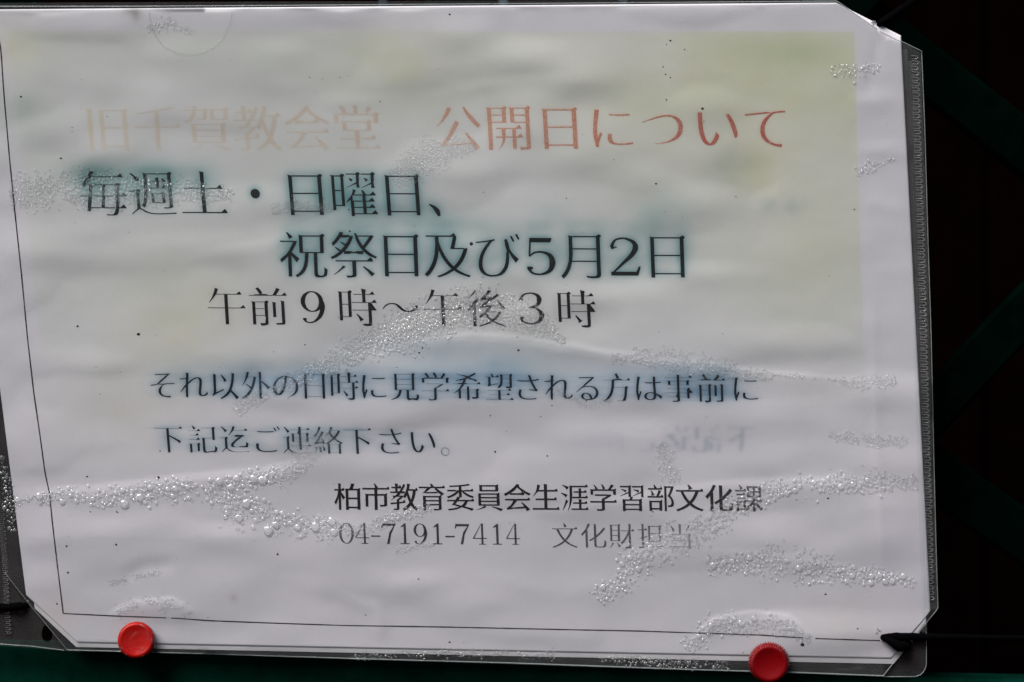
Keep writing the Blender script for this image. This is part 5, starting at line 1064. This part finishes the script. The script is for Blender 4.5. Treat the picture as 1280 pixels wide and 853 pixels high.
# ------------------------------------------------------------------ red tacks
def m_red(name, base, rough):
    return m_simple(name, base, rough, 0.12, bump=(700, .25, .0003), var=.12)
def tack(name, cx, cy, r_px, col, rough, tilt, label, teeth, dome):
    root = tag(empty(name, W(cx, cy, 0.002)), label, 'push pin', 'red push pins')
    R = r_px * S; c = Vector(W(cx, cy, 0)); seg = 288 if teeth else 192; top = 0.0058
    prof = [(0.0, top - .0008 * dome), (R * .35, top - .0007 * dome), (R * .60, top - .00042), (R * .76, top - .0001), (R * .83, top), (R * .92, top - .00035), (R * .98, top - .0010), (R, top - .0024), (R * 1.0, top - .0042), (R * .9, top - .0050), (R * .55, top - .0052)]
    V = []; F = []
    for ip, (rr, hh) in enumerate(prof):
        for i in range(seg):
            a = math.tau * i / seg; q = rr
            if 4 <= ip <= 9: q = rr + R * (.075 if teeth else .02) * (math.sin(a * (48 if teeth else 48)) > .2)
            V.append(Vector((q * math.cos(a), -hh, q * math.sin(a))))
    for j in range(len(prof) - 1):
        for i in range(seg): F.append((j * seg + i, (j + 1) * seg + i, (j + 1) * seg + (i + 1) % seg, j * seg + (i + 1) % seg))
    Rm = Matrix.Rotation(math.radians(tilt[0]), 3, 'X') @ Matrix.Rotation(math.radians(tilt[1]), 3, 'Z')
    off = Vector((0, -1.5 * MM, 0))
    V = [c + off + Rm @ v for v in V]
    m = m_red(name + '_plastic', col, rough)
    o = mesh_obj('head', V, F, m, smooth=True); parent_keep(o, root)
    bm = bmesh.new(); bm.from_mesh(o.data); bmesh.ops.remove_doubles(bm, verts=bm.verts, dist=1e-7); bmesh.ops.recalc_face_normals(bm, faces=bm.faces); bm.to_mesh(o.data); bm.free()
    for p in o.data.polygons: p.use_smooth = True
    # steel point going through the sleeve into the rail
    V = []; F = []; k = 10
    for (rr, yy) in ((.0006, -.004), (.0006, .004), (.00005, .0105)):
        for i in range(k): V.append(c + Vector((rr * math.cos(math.tau * i / k), yy, rr * math.sin(math.tau * i / k))))
    for j in range(2):
        for i in range(k): F.append((j * k + i, j * k + (i + 1) % k, (j + 1) * k + (i + 1) % k, (j + 1) * k + i))
    o = mesh_obj('steel_point', V, F, m_simple('pin_steel', (.5, .5, .5), .3)); parent_keep(o, root)
    return root, c + off, Rm, top
t1 = tack('push_pin', 172, 800, 23.0, (0.200, 0.0022, 0.0009), .30, (-6, 4), 'smaller orange-red round push pin beaded with fine water at lower left', False, 1)
t2 = tack('push_pin', 960, 826, 24.0, (0.105, 0.0006, 0.0018), .34, (2, -2), 'larger dark red round push pin with a knurled rim at lower right', True, 1)
# water beads on the first pin
c0, Rm, top = t1[1], t1[2], t1[3]; V = []; F = []
for _ in range(95):
    rr = 23.0 * S * math.sqrt(rng.random()) * .97; a = rng.uniform(0, math.tau); r = rng.uniform(.45, 1.15) * S * (1.25 if rr > 19 * S else 1)
    hb = top - (.00035 * (1 - rr / (23 * S)) if rr < 19 * S else (rr - 19 * S) * .75)
    b = len(V); k = 7
    for (cc, ss) in ((1, 0), (.8, .55), (.4, .85)):
        for i in range(k): V.append(c0 + Rm @ Vector((rr * math.cos(a) + r * cc * math.cos(i * math.tau / k), -hb - r * ss, rr * math.sin(a) + r * cc * math.sin(i * math.tau / k))))
    V.append(c0 + Rm @ Vector((rr * math.cos(a), -hb - r, rr * math.sin(a))))
    for L in range(2):
        for i in range(k): F.append((b + L * k + i, b + (L + 1) * k + i, b + (L + 1) * k + (i + 1) % k, b + L * k + (i + 1) % k))
    for i in range(k): F.append((b + 2 * k + i, b + 3 * k, b + 2 * k + (i + 1) % k))
bead_m, nt, out = material('bead_water')
g_ = N(nt, 'BsdfGlossy'); g_.inputs['Roughness'].default_value = .08; t_ = N(nt, 'BsdfTransparent'); mx_ = N(nt, 'MixShader'); f_ = N(nt, 'Fresnel'); f_.inputs['IOR'].default_value = 1.8
nt.links.new(f_.outputs[0], mx_.inputs[0]); nt.links.new(t_.outputs[0], mx_.inputs[1]); nt.links.new(g_.outputs[0], mx_.inputs[2]); nt.links.new(mx_.outputs[0], out.inputs[0])
o = mesh_obj('water_beads', V, F, bead_m, smooth=True)
bm = bmesh.new(); bm.from_mesh(o.data); bmesh.ops.recalc_face_normals(bm, faces=bm.faces); bm.to_mesh(o.data); bm.free()
tag(o, 'fine water beads sprinkled over the smaller orange-red push pin', 'water beads', None, 'stuff')

# ------------------------------------------------------------------ black elastic ties
def cord(name, pts, radii, label):
    """pts: (px, py, depth in metres towards the viewer negative)"""
    P = np.array([W(a, b, d) for a, b, d in pts]); Rr = np.array(radii, float) * S
    s = np.concatenate([[0], np.cumsum(np.linalg.norm(np.diff(P, axis=0), axis=1))]); n = max(8, int(s[-1] / (1.0 * MM)))
    t = np.linspace(0, s[-1], n); C = np.stack([np.interp(t, s, P[:, i]) for i in range(3)], 1); R_ = np.interp(t, s, Rr)
    for _ in range(4): C[1:-1] = (C[:-2] + 2 * C[1:-1] + C[2:]) / 4
    T = np.gradient(C, axis=0); T /= np.linalg.norm(T, axis=1)[:, None]; up = np.array([0, -1., 0]); A = np.cross(T, up); A /= np.linalg.norm(A, axis=1)[:, None]; Bn = np.cross(A, T)
    k = 14; V = []
    for i in range(n):
        for j in range(k):
            a = math.tau * j / k + i * .22; r = R_[i] * (1 + .10 * math.cos(a * 5)) ; a2 = math.tau * j / k
            V.append(C[i] + (A[i] * math.cos(a2) + Bn[i] * math.sin(a2)) * r)
    F = [(i * k + j, i * k + (j + 1) % k, (i + 1) * k + (j + 1) % k, (i + 1) * k + j) for i in range(n - 1) for j in range(k)]
    b = len(V); V += [C[0], C[-1]]; F += [(b, (j + 1) % k, j) for j in range(k)] + [(b + 1, (n - 1) * k + j, (n - 1) * k + (j + 1) % k) for j in range(k)]
    o = mesh_obj(name, V, F, M_CORD, smooth=True)
    return tag(o, label, 'cord', 'black cords tying the sleeve to the lattice') if label else o
cord('tie_cord', [(1340, 798, .016), (1260, 798, .006), (1170, 796.5, -.0016), (1122, 796, -.0026), (1103, 796, -.0022), (1101, 798, .002)], [3.5, 3.6, 4.2, 5, 3.4, 2], 'black cord pulled taut from the lower right corner of the notice to the right')
cord('tie_cord', [(1102, 796, -.0020), (1112, 801, -.0036), (1124, 808, -.0036), (1133, 811, -.0030), (1136, 803, -.0005), (1138, 798, .003)], [3.2, 4.6, 6.8, 6.4, 4, 2], 'short knotted loop of black cord at the lower right hole')
cord('tie_cord', [(-60, 760, .010), (-6, 760, -.0004), (14, 759, -.002), (30, 757.5, -.0022), (35, 757, .0005)], [4.4, 4.6, 4.8, 4.6, 2.4], 'black cord running out of the frame at the lower left corner')
cord('tie_cord', [(1097, 33, .001), (1100, 29, -.0024), (1112, 22, -.001), (1150, -4, .012), (1200, -40, .02)], [2.5, 4.5, 5, 4.5, 4.5], 'black cord hooked through the upper right corner of the sleeve')
